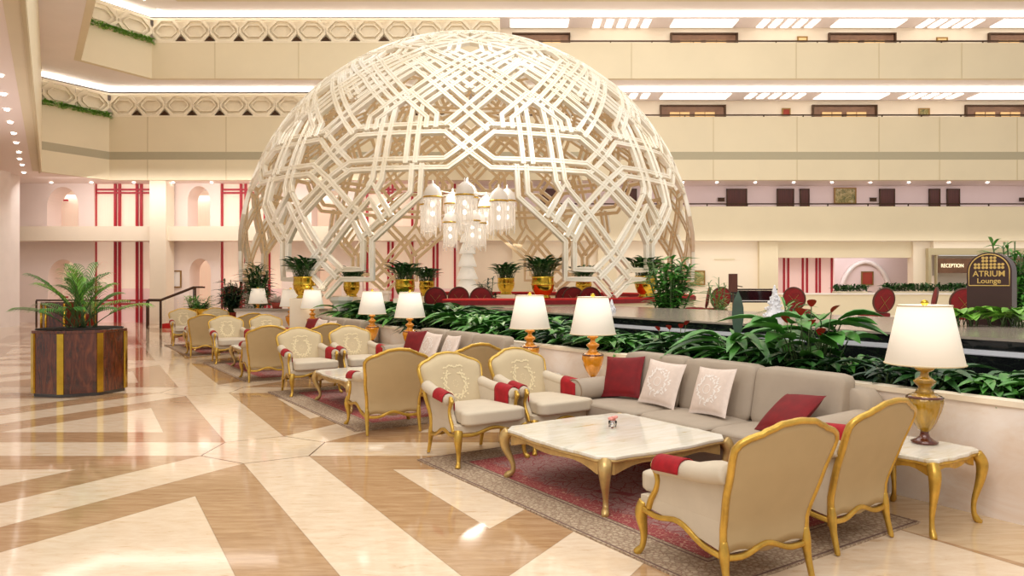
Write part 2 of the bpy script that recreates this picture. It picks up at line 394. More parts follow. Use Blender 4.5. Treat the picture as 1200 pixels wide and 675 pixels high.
# ------------------------------------------------------------------ structure
def X(px, Y): return (px-600)/860*Y
def Z(py, Y): return EYE+(331-py)*Y/860
def sbox(name, m, x0, x1, y0, y1, z0, z1, bevel=0., parent=None):
    o = MB().box(x0, x1, y0, y1, z0, z1).build(name, m, parent, bevel)
    if not parent: struct(o)
    return o
f_ = MB(); f_.add([(-60, -8, 0), (45, -8, 0), (45, 40, 0), (-60, 40, 0)], [(0, 1, 2, 3)]); struct(f_.build('floor', 'floor_marble'))
D = (-.5, -.8660)          # plan direction of the slanted gallery facets
def path_wall(mb, pts, th, z0, z1):
    """vertical band along a plan polyline; thickness to the left of travel"""
    n = len(pts); off = []
    for i in range(n):
        ns = []
        for a, b in ((i-1, i), (i, i+1)):
            if 0 <= a and b < n:
                d = Vector((pts[b][0]-pts[a][0], pts[b][1]-pts[a][1])).normalized(); ns.append(Vector((-d.y, d.x)))
        m_ = sum(ns, Vector((0, 0))).normalized(); k = 1/max(.3, m_.dot(ns[0])); off.append((pts[i][0]+m_.x*th*k, pts[i][1]+m_.y*th*k))
    for i in range(n-1):
        q = [pts[i], pts[i+1], off[i+1], off[i]]
        mb.prism(q, z0, z1)
c1 = (-16.46, 30.); e1 = (-17.77, 27.73); c2 = (-14.03, 28.6); e2 = (-15.4, 26.23); r2 = (-15.4+.5525*17, 26.23-.8336*17)
def fascia(name, pts, z0, z1, mt='cream_wall'):
    mb = MB(); path_wall(mb, pts, .22, z0, z1); return struct(mb.build(name, mt))
L1 = [e1, c1, (27, 30.)]; L2 = [r2, e2, c2, (27, 28.6)]
fascia('trim_1', L1, 5.89, 6.72); fascia('trim_2', L1, 6.72, 7.04, 'grey_band'); fascia('trim_3', L1, 7.04, 8.47)
fascia('trim_4', L2, 9.65, 11.04)
L3 = [(r2[0]+1.3, r2[1]), (-13.4+.9, 25.0), (-12.3, 27.2), (27, 27.2)]
fascia('trim_5', L3, 12.2, 13.6)
# joints between the fascia panels
mb = MB()
for px in (173, 265, 610, 716, 836, 934, 1030, 1101, 1192): mb.box(X(px, 30)-.012, X(px, 30)+.012, 29.985, 30, 5.89, 6.72); mb.box(X(px, 30)-.012, X(px, 30)+.012, 29.985, 30, 7.04, 8.47)
for px in (252, 350, 740, 933, 1030, 1127): mb.box(X(px, 28.6)-.012, X(px, 28.6)+.012, 28.585, 28.6, 9.65, 11.04)
struct(mb.build('trim_6', 'seam'))
def slab(name, poly, z0, z1, m='soffit'):
    return struct(MB().prism(poly, z0, z1).build(name, m))
# undersides of the galleries
slab('ceiling_level_two', [(27, 30.04), (-16.48, 30.04), (-17.8, 27.75), (-4.1, 5.93), (-40, 5.93), (-40, 33), (27, 33)], 5.9, 6.05, 'left_soffit')
slab('ceiling_level_three', [(27, 28.66), (-14.06, 28.66), (-15.46, 26.24), (-6.06, 12.05), (-24, 12), (-30, 33), (27, 33)], 9.66, 9.8)
slab('ceiling_level_four', [(27, 27.22), (-12.3, 27.22), (-12.5, 25), (L3[0][0], L3[0][1]), (-24, 12), (-30, 31), (27, 31)], 12.21, 12.35)
# wall on the lobby side above its soffit
mb = MB(); path_wall(mb, [(-4.1, 5.93), e1], .3, 5.89, 17); struct(mb.build('wall_left', 'cream_wall'))
mb = MB(); path_wall(mb, [(-4.06, 5.87), (-17.8, 27.7)], .06, 5.82, 5.89); struct(mb.build('trim_7', 'seam'))
# back walls of the galleries
sbox('wall_gallery_three', 'pale_wall', -30, 27, 32.1, 32.3, 8.0, 9.66)
sbox('wall_gallery_four', 'pale_wall', -26, 27, 30.3, 30.5, 10.6, 12.21)
sbox('floor_gallery_three', 'soffit', -30, 27, 30.22, 32.1, 7.9, 8.0)
sbox('floor_gallery_four', 'soffit', -26, 27, 28.82, 30.3, 10.5, 10.6)
# cove light lines
def cove(pts, z, name):
    mb = MB(); path_wall(mb, pts, .1, z, z+.14); o = mb.build(name, 'cove'); struct(o)
cove([(-17.74, 27.63), (-16.42, 29.9), (27, 29.9)], 9.5, 'trim_8')
cove([(e2[0]+.08+.5525*17, e2[1]-.8336*17), (e2[0]+.05, e2[1]-.02), (-13.98, 28.5), (27, 28.5)], 12.05, 'trim_9')
# gallery balustrades of interlocking frames on the lobby side
def lattice_unit(name, wd, ht):
    root = thing(name, '', 'balustrade')
    mb = MB(); b = .045
    def bar(pts, wdt=.075, d=.07, closed=False, y=0):
        mb.sweep([(x, y, z) for x, z in pts], [(-d/2, -wdt/2), (d/2, -wdt/2), (d/2, wdt/2), (-d/2, wdt/2)], closed=closed, up=(0, 1, 0), smooth=False)
    h = ht/2; w2 = wd/2
    def hexa(rx, ry, ch): return [(-rx+ch, -ry), (rx-ch, -ry), (rx, -ry+ch), (rx, ry-ch), (rx-ch, ry), (-rx+ch, ry), (-rx, ry-ch), (-rx, -ry+ch)]
    bar([(x, z+h) for x, z in hexa(w2*.93, h*.82, h*.66)], closed=True)
    bar([(x, z+h) for x, z in hexa(w2*.66, h*.46, h*.36)], .06, .05, True)
    for sx in (-1, 1):
        bar([(sx*w2*.5, h*.12), (sx*w2*1.0, h*.86)], .05); bar([(sx*w2*.5, h*1.88), (sx*w2*1.0, h*1.14)], .05)
    bar([(-w2, .03), (w2, .03)], .06); bar([(-w2, ht-.03), (w2, ht-.03)], .06)
    mb.build('lattice', 'balustrade', root)
    MB().box(-w2, w2, .09, .11, .02, ht).build('backing', 'balustrade', root)
    return root
def run_units(proto, first, a, b, z, rz, n, label, group, sx=1.):
    for i in range(n):
        t = (i+.5)/n; loc = (a[0]+(b[0]-a[0])*t, a[1]+(b[1]-a[1])*t, z); lb = label+', %s from its near end' % nth(i+1)
        if first: o = proto; o.location = loc; o.rotation_euler = (0, 0, rz); o['label'] = lb; o['group'] = group; first = False
        else: dup(proto, loc, rz, lb, group, (sx, 1, 1))
    return first
lu = lattice_unit('balustrade_panel', 1.13, .95)
fa = math.atan2(.866, .5)
st = True
st = run_units(lu, st, (-14.03, 28.62), (-14.03+1.13*12, 28.62), 11.04, 0, 12, 'lattice balustrade panel, straight top gallery run', 'lattice balustrade panels on the top gallery')
run_units(lu, st, (e2[0], e2[1]), c2, 11.04, fa, 2, 'lattice balustrade panel over greenery, top slanted corner', 'lattice panels on the top slanted corner', 1.2)
run_units(lu, st, (-16.46, 30.02), (-16.46+1.13*13, 30.02), 8.47, 0, 13, 'lattice balustrade panel, straight middle gallery run', 'lattice balustrade panels on the middle gallery')
run_units(lu, st, e1, c1, 8.47, fa, 2, 'lattice balustrade panel over greenery, middle slanted corner', 'lattice panels on the middle slanted corner', 1.14)
rr = [(e2[0]+.5525*9.04, e2[1]-.8336*9.04)]
run_units(lu, st, rr[0], e2, 11.04, math.atan2(.8336, -.5525), 8, 'lattice balustrade panel on the near side top gallery', 'lattice panels on the near upper gallery run')
# bronze triangles behind the panels
for (x0, y, z, n) in ((-14.03, 28.6, 11.04, 12), (-16.46, 30.0, 8.47, 13)):
    for i in range(1, n):
        x = x0+1.13*i; q = MB().prism([(x-.2, 0), (x+.2, 0), (x, .2)], 0, .05, T=lambda p, y=y, z=z: Vector((p.x, y-.03+p.z, z+.06+p.y)))
        tag(q.build('wedge_opening', 'bronze'), 'small bronze triangle at the foot of the %s gallery lattice, %s from the corner' % ('top' if z > 10 else 'middle', nth(i)), 'opening', 'bronze wedges of the %s gallery' % ('top' if z > 10 else 'middle'))
# right hand galleries: handrails, lift lobbies, ceiling lights
def handrail(name, x0, x1, y, z, label):
    r = thing(name, label, 'handrail', (x0, y, z-.1))
    MB().box(0, x1-x0, -.03, .03, .07, .12).build('rail', 'bronze', r)
    n = int((x1-x0)/1.6)
    for i in range(n+1): MB().box(i*(x1-x0)/n-.02, i*(x1-x0)/n+.02, -.02, .02, 0, .08).build('post', 'bronze', r)
handrail('handrail', -1.0, 26.5, 28.7, 11.14, 'thin bronze handrail along the top gallery parapet')
handrail('handrail', -1.0, 26.5, 30.1, 8.57, 'thin bronze handrail along the middle gallery parapet')
def lift_lobby(x0, x1, y, z0, z1, label):
    r = thing('lift_lobby', label, 'lift lobby', (x0, y, z0)); wd = x1-x0; h = z1-z0
    MB().box(0, wd, -.05, 0, 0, h).build('wall_panel', 'brown_panel', r)
    MB().box(0, wd, -.12, -.05, h-.06, h).build('header', 'bronze', r)
    for xx in (0, wd-.07): MB().box(xx, xx+.07, -.12, -.05, 0, h-.06).build('jamb', 'bronze', r)
    for i in range(2):
        a = wd*(.15+.38*i); d = MB().box(a, a+wd*.3, -.09, -.05, 0, h*.78).build('lift_door', 'gold_door', r)
        MB().box(a+wd*.15-.01, a+wd*.15+.01, -.1, -.09, 0, h*.78).build('door_seam', 'bronze', d)
    for xx in (.14, wd-.14):
        l = MB().lathe([(.02, -.1), (.06, -.05), (.065, .04), (.03, .09)], 12, (xx, -.16, h*.45)); l.build('sconce', 'bulb', r)
for k, (a, b) in enumerate(((600, 668), (785, 864), (970, 1049), (1157, 1236))):
    lift_lobby(X(a, 30.3), X(b, 30.3), 30.3, 10.6, 11.98, 'bronze and brown lift lobby on the top gallery, %s from the dome' % ('first', 'second', 'third', 'fourth')[k])
for k, (a, b) in enumerate(((773, 850), (951, 1027), (1130, 1207))):
    lift_lobby(X(a, 32.1), X(b, 32.1), 32.1, 8.0, 9.45, 'bronze and brown lift lobby on the middle gallery, %s from the dome' % ('first', 'second', 'third')[k])
def ceil_light(pa, pb, Y0, Y1, z, label, group):
    x0, x1 = X(pa, Y1), X(pb, Y1)
    r = thing('ceiling_light', label, 'ceiling light', (x0, Y0, z-.06), 0, group)
    MB().box(0, x1-x0, 0, Y1-Y0, 0, .04).build('diffuser', 'panel_light', r)
    MB().box(-.04, x1-x0+.04, -.04, Y1-Y0+.04, .04, .06).build('housing', 'soffit', r)
for a, b in ((598, 665), (785, 858), (973, 1050), (1160, 1240)): ceil_light(a, b, 29.25, 30.1, 12.21, 'wide glowing ceiling panel on the top gallery, %s lift lobby from the dome' % nth([598, 785, 973, 1160].index(a)+1), 'wide ceiling panels of the top gallery')
for a, b in ((773, 850), (953, 1030), (1133, 1210)): ceil_light(a, b, 30.8, 31.7, 9.66, 'wide glowing ceiling panel on the middle gallery, %s lift lobby from the dome' % nth([773, 953, 1133].index(a)+1), 'wide ceiling panels of the middle gallery')
for a0, n in ((553, 2), (694, 5), (886, 5), (1073, 5)):
    for i in range(n): ceil_light(a0+i*14.2, a0+i*14.2+8, 29.25, 30.15, 12.21, 'slot light of the top gallery, %s of the %s row from the dome' % (nth(i+1), nth([553, 694, 886, 1073].index(a0)+1)), 'slot lights of the top gallery')
for a0 in (694, 872, 1052):
    for i in range(5): ceil_light(a0+i*14, a0+i*14+8, 30.8, 31.6, 9.66, 'slot light of the middle gallery, %s of the %s row from the dome' % (nth(i+1), nth([694, 872, 1052].index(a0)+1)), 'slot lights of the middle gallery')
def framed(name, px0, px1, py0, py1, Y, m, label, cat='picture', fm='frame_gold', fw=.05):
    x0, x1, z0, z1 = X(px0, Y), X(px1, Y), Z(py1, Y), Z(py0, Y)
    r = thing(name, label, cat, ((x0+x1)/2, Y, z0)); a = (x1-x0)/2; h = z1-z0
    f = MB(); f.box(-a, a, -.06, 0, 0, fw); f.box(-a, a, -.06, 0, h-fw, h); f.box(-a, -a+fw, -.06, 0, fw, h-fw); f.box(a-fw, a, -.06, 0, fw, h-fw)
    f.build('frame', fm, r); MB().box(-a+fw, a-fw, -.035, -.005, fw, h-fw).build('canvas', m, r); return r
framed('picture', 1076, 1089, 127, 136, 32.08, 'painting', 'small blue framed picture on the middle gallery wall')
framed('picture', 916, 926, 127, 136, 32.08, 'terracotta', 'small red framed picture on the middle gallery wall')
framed('picture', 934, 946, 43, 49, 30.28, 'glow_back', 'small pale framed picture on the top gallery wall, nearer the dome')
framed('picture', 1097, 1110, 44, 49, 30.28, 'glow_back', 'small pale framed picture on the top gallery wall, farther from the dome')
r = thing('console_table', 'low brown console table on the middle gallery beside a lift lobby', 'table', (X(878, 31.8), 31.8, 8.0))
MB().box(-.5, .5, -.2, .2, .74, .8).build('table_top', 'dark_wood', r); MB().box(-.46, .46, -.17, .17, .5, .74).build('drawer_box', 'brown_panel', r)
for sx in (-1, 1):
    for sy in (-1, 1): MB().box(sx*.44-.03, sx*.44+.03, sy*.15-.03, sy*.15+.03, 0, .5).build('leg', 'dark_wood', r)
# second level corridor on the right
def level_two():
    sbox('trim_10', 'cream_wall', X(536, 30.4), 27, 30.4, 30.62, 3.43, 4.85)
    sbox('trim_11', 'pale_wall', -21.2, X(536, 30.4), 30.4, 30.9, 3.43, 4.03)
    sbox('floor_gallery_two', 'soffit', -20, 27, 30.9, 32, 3.43, 3.6)
    sbox('wall_gallery_two', 'lilac_wall', X(536, 31), 27, 32, 32.2, 3.6, 5.9)
    handrail('handrail', X(640, 30.5), 26.5, 30.5, 4.97, 'thin bronze handrail along the lowest gallery parapet')
    for i, (a, b) in enumerate(((633, 655), (728, 746), (851, 875), (910, 930), (937, 948), (1030, 1048), (1088, 1101), (1109, 1124))):
        x0, x1 = X(a, 31.98), X(b, 31.98)
        r = thing('bedroom_door', 'dark brown door on the lowest gallery, number %s counted away from the dome' % ['one', 'two', 'three', 'four', 'five', 'six', 'seven', 'eight'][i], 'door', (x0, 31.98, 3.6))
        r['label'] = 'dark brown door on the lowest gallery, ' + ['seen through the dome, nearer the chandelier', 'seen through the dome edge', 'first clear of the dome', 'left one beside the narrow door', 'narrow one beside its wider neighbour', 'just right of the landscape painting', 'far right pair, wider one', 'far right pair, last one'][i]
        wd = x1-x0; MB().box(.04, wd-.04, -.06, 0, 0, 2.12).build('door_leaf', 'dark_wood', r)
        f = MB(); f.box(0, .04, -.08, 0, 0, 2.16); f.box(wd-.04, wd, -.08, 0, 0, 2.16); f.box(0, wd, -.08, 0, 2.12, 2.18); f.build('door_frame', 'bronze', r)
        MB().lathe([(.02, -.02), (.035, 0), (.02, .02)], 8, (wd*.8, -.09, 1.4)).build('door_knob', 'brass', r)
    framed('picture', 977, 1003, 220, 239, 31.98, 'painting', 'gold framed landscape painting between doors on the lowest gallery')
    for j_, px in enumerate((845, 1023, 1198)):
        r = thing('wall_plaque', 'small dark plaque on the lowest gallery wall, %s from the dome' % nth(j_+1), 'plaque', (X(px, 31.98), 31.98, Z(236, 31.98)), 0, 'dark plaques on the lowest gallery')
        MB().box(-.14, .14, -.05, 0, 0, .14).build('plate', 'bronze', r); MB().box(-.16, .16, -.06, -.02, .14, .16).build('hood', 'bronze', r)
level_two()
# down lights of the left soffit and under the galleries
def downlight(x, y, z, label, group):
    r = thing('downlight', label, 'downlight', (x, y, z), 0, group)
    MB().lathe([(.0, -.04), (.05, -.03), (.065, 0)], 12).build('lamp', 'down_light', r); MB().lathe([(.06, -.012), (.085, -.012), (.085, 0)], 12).build('ring', 'white_stone', r)
for j_, (px, py) in enumerate(((0, 88), (4, 110), (8, 128), (12, 143), (16, 156), (19, 167), (22, 178), (23, 186), (26, 193), (28, 202))):
    Y = 4.19*860/(331-py); downlight(X(px, Y), Y, 5.89, 'small downlight in the left soffit line, %s from the top of the photo' % nth(j_+1), 'downlights along the left soffit')
for j_, px in enumerate((60, 107, 157, 203, 248, 295, 655, 710, 800, 840, 885, 930, 975, 1020, 1065, 1112, 1157)): downlight(X(px, 30.7), 30.7, 5.89, 'small downlight above the lowest gallery, %s from the left' % nth(j_+1), 'downlights under the lower gallery')
for j_, px in enumerate((132, 144, 163)): Y = 25.5+(px-132)*.06; downlight(X(px, Y)+.3, Y+.9, 12.18, 'small downlight over the top slanted balustrade, %s from the left' % nth(j_+1), 'downlights over the top slanted corner')
# ---- lower left facade: pillars, pink arched walls, red framed windows
sbox('trim_12', 'pale_wall', X(178, 30.4), X(197, 30.4), 30.2, 30.95, 0, 5.9)
sbox('trim_13', 'white_stone', X(-6, 27.5), X(4, 27.5), 27.2, 27.9, 0, 5.9)
sbox('trim_14', 'white_stone', X(6, 28.5), X(15, 28.5), 28.2, 28.9, 0, 5.9)
sbox('wall_lobby_side', 'white_stone', -32, X(-6, 27.5), 27.5, 27.8, 0, 5.9)
def arch_wall(name, pa, pb, arch, py_apex, z0, z1, m='pink_wall', Y=31.1, th=1.0):
    x0, x1 = X(pa, Y), X(pb, Y); a0, a1 = X(arch[0], Y), X(arch[1], Y); zt = Z(py_apex, Y)
    ry = min(zt-z0-.05, (a1-a0)*.5*1.3); cx = (a0+a1)/2; rx = (a1-a0)/2
    poly = [(x0, z0), (a0, z0)]+[(cx-rx*math.cos(t*math.pi/20), zt-ry+ry*math.sin(t*math.pi/20)) for t in range(21)]+[(a1, z0), (x1, z0), (x1, z1), (x0, z1)]
    struct(MB().prism(poly, 0, th, T=lambda p: Vector((p.x, Y+p.z, p.y))).build(name, m))
arch_wall('wall_arch_one', 17, 110, (55, 92), 219, 3.6, 5.9); arch_wall('wall_arch_two', 17, 110, (56, 92), 304, 0, 3.43)
arch_wall('wall_arch_three', 197, 258, (220, 246), 218, 3.6, 5.9); arch_wall('wall_arch_four', 197, 258, (222, 247), 303, 0, 3.43)
arch_wall('wall_arch_five', 330, 425, (365, 400), 218, 3.6, 5.9); arch_wall('wall_arch_six', 330, 425, (318+50, 400), 300, 0, 3.43)
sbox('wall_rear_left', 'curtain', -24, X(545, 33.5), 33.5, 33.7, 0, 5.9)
def red_window(pa, pb, bars, z0, z1, label, low=False):
    Y = 31.2; x0, x1 = X(pa, Y), X(pb, Y)
    r = thing('curtain_window', label, 'window', (x0, Y, z0)); h = z1-z0
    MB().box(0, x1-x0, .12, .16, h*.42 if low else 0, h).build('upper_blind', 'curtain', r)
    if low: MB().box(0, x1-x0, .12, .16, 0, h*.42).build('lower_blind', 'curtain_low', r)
    for i, b in enumerate(bars): MB().box(X(b, Y)-x0-.045, X(b, Y)-x0+.045, 0, .1, 0, h).build('red_mullion', 'red_frame', r)
    for zz in ([h-.28, h-.42] if not low else [.75, .9]): MB().box(0, x1-x0, .01, .09, zz, zz+.07).build('red_transom', 'red_frame', r)
wl = [(110, 178, (111, 134.5, 139.5, 160, 165)), (258, 330, (259.5, 282, 287.5, 310, 315)), (425, 538, (430, 455, 460, 483, 508, 512.5, 533))]
for i, (a, b, bars) in enumerate(wl):
    n_ = ('beside the entrance pillar', 'behind the left edge of the dome', 'behind the middle of the dome')[i]
    red_window(a, b, bars, 3.6, 5.9, 'upper pale curtained window with red frame, '+n_); red_window(a, b, bars, 0, 3.43, 'tall lower pale curtained window with red frame, '+n_, True)
for px in (68, 63): 
    pass
r = thing('curtain_window', 'pale curtained window with twin red bars seen through the left arches', 'window', (X(66, 33.3), 33.3, 0))
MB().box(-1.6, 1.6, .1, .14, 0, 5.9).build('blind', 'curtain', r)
for d in (-.1, .1): MB().box(d-.04, d+.04, 0, .09, 0, 5.9).build('red_mullion', 'red_frame', r)
for z in (1.0, 5.4): MB().box(-.5, .5, 0, .08, z, z+.07).build('red_transom', 'red_frame', r)
framed('picture', 203, 213, 317, 337, 31.09, 'embroid_w', 'slim gold framed picture on pink wall beside arch')
# ---- lower right facade
YW = 31.0
sbox('wall_back_one', 'pale_wall', X(538, YW), X(910, YW), YW, YW+.3, 0, 3.43)
sbox('wall_back_two', 'pale_wall', X(1068, YW), X(1090, YW), YW-.15, YW+.3, 0, 3.43)
sbox('wall_back_three', 'cream_wall', X(910, YW), X(1068, YW), YW, YW+.3, Z(302, YW), 3.43)
for i, (a, b) in enumerate(((600, 622), (700, 722), (888, 910))): sbox('trim_%d' % (15+i), 'cream_wall', X(a, YW), X(b, YW), YW-.2, YW, 0, 3.43)
sbox('trim_19', 'cream_wall', X(837, YW), X(861, YW), YW-.04, YW, Z(303, YW)-.06, Z(303, YW)); 
sbox('wall_niche_back', 'lilac_wall', X(900, 34), X(1100, 34), 34, 34.2, 0, 3.5)
sbox('wall_niche_side', 'white_stone', X(908, YW)-.3, X(908, YW), YW+.3, 34, 0, 3.43)
mb = MB(); cx = X(1014, 33.9)
mb.sweep([(cx+1.15*math.cos(t*math.pi/24), 33.92, 1.0+1.65*math.sin(t*math.pi/24)) for t in range(25)], [(-.08, -.1), (.08, -.1), (.08, .1), (-.08, .1)], up=(0, 1, 0)); struct(mb.build('trim_20', 'white_stone'))
framed('picture', 1009, 1023, 318, 334, 33.98, 'terracotta', 'small red and gold framed picture in the arched white niche')
r = thing('striped_screen', 'pale pink wall screen with four groups of red vertical stripes', 'screen', (X(911, 32), 32, 0))
MB().box(0, X(978, 32)-X(911, 32), .05, .1, 0, 3.3).build('screen_panel', 'curtain_low', r)
for px in (919, 924, 941, 946, 957, 961, 975): MB().box(X(px, 32)-X(911, 32)-.04, X(px, 32)-X(911, 32)+.04, 0, .05, 0, 3.3).build('red_stripe', 'red_frame', r)
framed('picture', 806, 826, 317, 334, 30.95, 'painting', 'gold framed landscape picture on cream wall behind the potted palm')
# reception
xa, xb = X(1088, 30.5), X(1260, 30.5)
r = thing('reception_window', 'olive framed opening of the reception desk with dim interior', 'reception', (xa, 30.6, 0)); wd = xb-xa
zt = Z(291, 30.6); f = MB(); f.box(0, wd, -.1, .1, zt-.28, zt); f.box(0, .12, -.1, .1, 0, zt-.28); f.box(.35, .39, -.08, .08, 0, zt-.28); f.build('frame', 'olive_frame', r)
MB().box(.12, wd, .9, 1., 0, zt-.28).build('inner_wall', 'glass_bright', r)
MB().box(.42, wd, .0, .06, Z(320, 30.6), Z(303, 30.6)).build('sign_board', 'brown_panel', r)
MB().box(.44, .75, .8, .88, 0, Z(323, 30.6)).build('bright_doorway', 'curtain', r)
sbox('wall_back_four', 'pale_wall', X(1088, 31), 27, 30.62, 30.9, zt, 3.43)
def text(body, size, m, parent, loc, rot, ext=.01, name='lettering', sx=1., off=.012):
    c = bpy.data.curves.new(name, 'FONT'); c.body = body; c.size = size; c.extrude = ext; c.align_x = 'CENTER'; c.align_y = 'CENTER'; c.offset = size*off
    t = bpy.data.objects.new(name, c); COL.objects.link(t); bpy.context.view_layer.update()
    me = bpy.data.meshes.new_from_object(t.evaluated_get(bpy.context.evaluated_depsgraph_get())); bpy.data.objects.remove(t)
    me.materials.clear(); me.materials.append(M[m]); o = bpy.data.objects.new(name, me); COL.objects.link(o)
    if parent: o.parent = parent
    o.location = loc; o.rotation_euler = rot; o.scale = (sx, 1, 1); return o
text('RECEPTION', .225, 'sign_white', r, (X(1115.5, 30.6)-xa, -.03, (Z(320, 30.6)+Z(303, 30.6))/2), (math.pi/2, 0, 0), sx=.8, off=0)
# low cream counter wall in front of the niche
sbox('trim_21', 'cream_wall', X(860, 27), 25, 27, 27.5, .5, 1.25); sbox('trim_22', 'white_stone', X(860, 27)-.05, 25, 26.95, 27.55, 1.25, 1.31)
# ---- raised lounge floor, planter bed, pool
def plan(poly, z0, z1, name, m): return struct(MB().prism([tuple(p[:2]) for p in poly], z0, z1).build(name, m))
plan([P(2.0, -5), P(2.0, 13.2), P(.6, 14.6), P(.6, 21), Vector((-12.2, 28.6, 0)), Vector((-12.2, 30.15, 0)), Vector((25, 30.15, 0)), Vector((25, 6, 0)), P(8, -5)], .0, .5, 'floor_lounge', 'pale_wall')
# planter front wall
mb = MB(); T = lambda p: P(p.x, p.y, p.z)
mb.box(0, .1, -6, 13.8, 0, .82, T); mb.box(0, 2.0, 13.7, 13.8, 0, .82, T)
struct(mb.build('wall_planter', 'wall_marble'))
mb = MB(); mb.box(-.02, .13, -6, 13.82, .82, .86, T); struct(mb.build('trim_23', 'pale_wall'))
mb = MB(); mb.box(.1, 2.0, -6, 13.7, 0, .74, T); tag(mb.build('planting_soil', 'soil'), 'dark planting soil filling the long low planter bed', 'soil', kind='stuff')
# pool
r = thing('reflecting_pool', 'raised dark granite pool with still grey water behind the planting', 'pool', P(0, 0, 0), FR)
MB().box(1.7, 4.9, -5, 9.2, .74, 1.16).build('basin', 'granite_dark', r)
MB().box(1.66, 4.94, -5, 9.24, 1.16, 1.185).build('water_surface', 'granite', r)
MB().box(1.6, 1.7, -5, 9.2, 1.03, 1.065).build('steel_lip', 'steel', r); MB().box(1.5, 1.7, -5, 9.2, .74, 1.03).build('channel', 'granite_dark', r)
def fountain(v, u, h, label):
    r = thing('fountain_jet', label, 'fountain', P(v, u, 1.186))
    MB().lathe([(.03, 0), (.03, .04), (.02, .05)], 10).build('nozzle', 'steel', r)
    q = MB(); n = 26
    for i in range(170):
        a = i*2.4; t = random.random()**.8; rr = h*.42*(1-t)**1.15*math.sqrt(random.random())
        q.sellip((rr*math.cos(a), rr*math.sin(a), h*t), (.016, .016, .022), 2, 2)
    q.lathe([(.36*h, 0), (.26*h, .1*h), (.14*h, .4*h), (.06*h, .8*h), (.002, h)], 14, flute=.15, fn=5)
    q.build('water_spray', 'water_foam', r)
fountain(3.26, 3.6, .46, 'white water jet bubbling on the pool, taller one behind the sofa')
fountain(2.77, 6.6, .2, 'low white water jet on the pool, smaller one nearer the dome')

# ------------------------------------------------------------------ the lattice dome
DX, DY, DZ, DR = -1.30, 23., 2.35, 6.8
def sph(az, el, r): a, e = math.radians(az), math.radians(el); return Vector((r*math.cos(e)*math.sin(a), -r*math.cos(e)*math.cos(a), r*math.sin(e)))
def band(mb, pts, k, closed=False):
    """a double bar following (azimuth, elevation) points on the sphere"""
    fine = []
    for a, b in zip(pts, pts[1:]):
        n = max(1, int(math.hypot((a[0]-b[0])*math.cos(math.radians(a[1])), a[1]-b[1])/2.5))
        for i in range(n): fine.append((a[0]+(b[0]-a[0])*i/n, a[1]+(b[1]-a[1])*i/n))
    fine.append(pts[-1]); P3 = [sph(a, e, DR) for a, e in fine]; n = len(P3)
    for side in (-1, 1):
        path = []
        for i, p in enumerate(P3):
            nr = p.normalized(); t0 = (P3[i]-P3[i-1]).normalized() if i else None; t1 = (P3[i+1]-P3[i]).normalized() if i < n-1 else None
            ts = [t for t in (t0, t1) if t is not None]; ss = [t.cross(nr).normalized() for t in ts]
            m_ = sum(ss, Vector()).normalized(); q = 1/max(.5, m_.dot(ss[0])); path.append(p+m_*side*.113*q+nr*k)
        w_ = .06; d = .05
        prof = [(-w_, -d), (w_, -d), (w_, d*.8), (w_*.9, d), (w_*.3, d), (w_*.18, d*.7), (-w_*.18, d*.7), (-w_*.3, d), (-w_*.9, d), (-w_, d*.8)]
        vs = []; 
        for i, p in enumerate(path):
            nr = P3[i].normalized(); t = (path[min(i+1, n-1)]-path[max(i-1, 0)]).normalized(); sd = t.cross(nr).normalized()
            for a, b in prof: vs.append(p+sd*a+nr*b)
        kk = len(prof); fs = [(i*kk+q, i*kk+(q+1) % kk, (i+1)*kk+(q+1) % kk, (i+1)*kk+q) for i in range(n-1) for q in range(kk)]
        fs += [list(range(kk))[::-1], [(n-1)*kk+q for q in range(kk)]]
        nv = len(mb.f); mb.add(vs, fs, False)
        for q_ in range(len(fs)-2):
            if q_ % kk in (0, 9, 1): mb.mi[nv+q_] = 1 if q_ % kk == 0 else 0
dome = thing('lattice_dome', 'huge cream openwork dome of interlaced geometric bars standing over the lounge', 'dome', (DX, DY, DZ), math.radians(3))
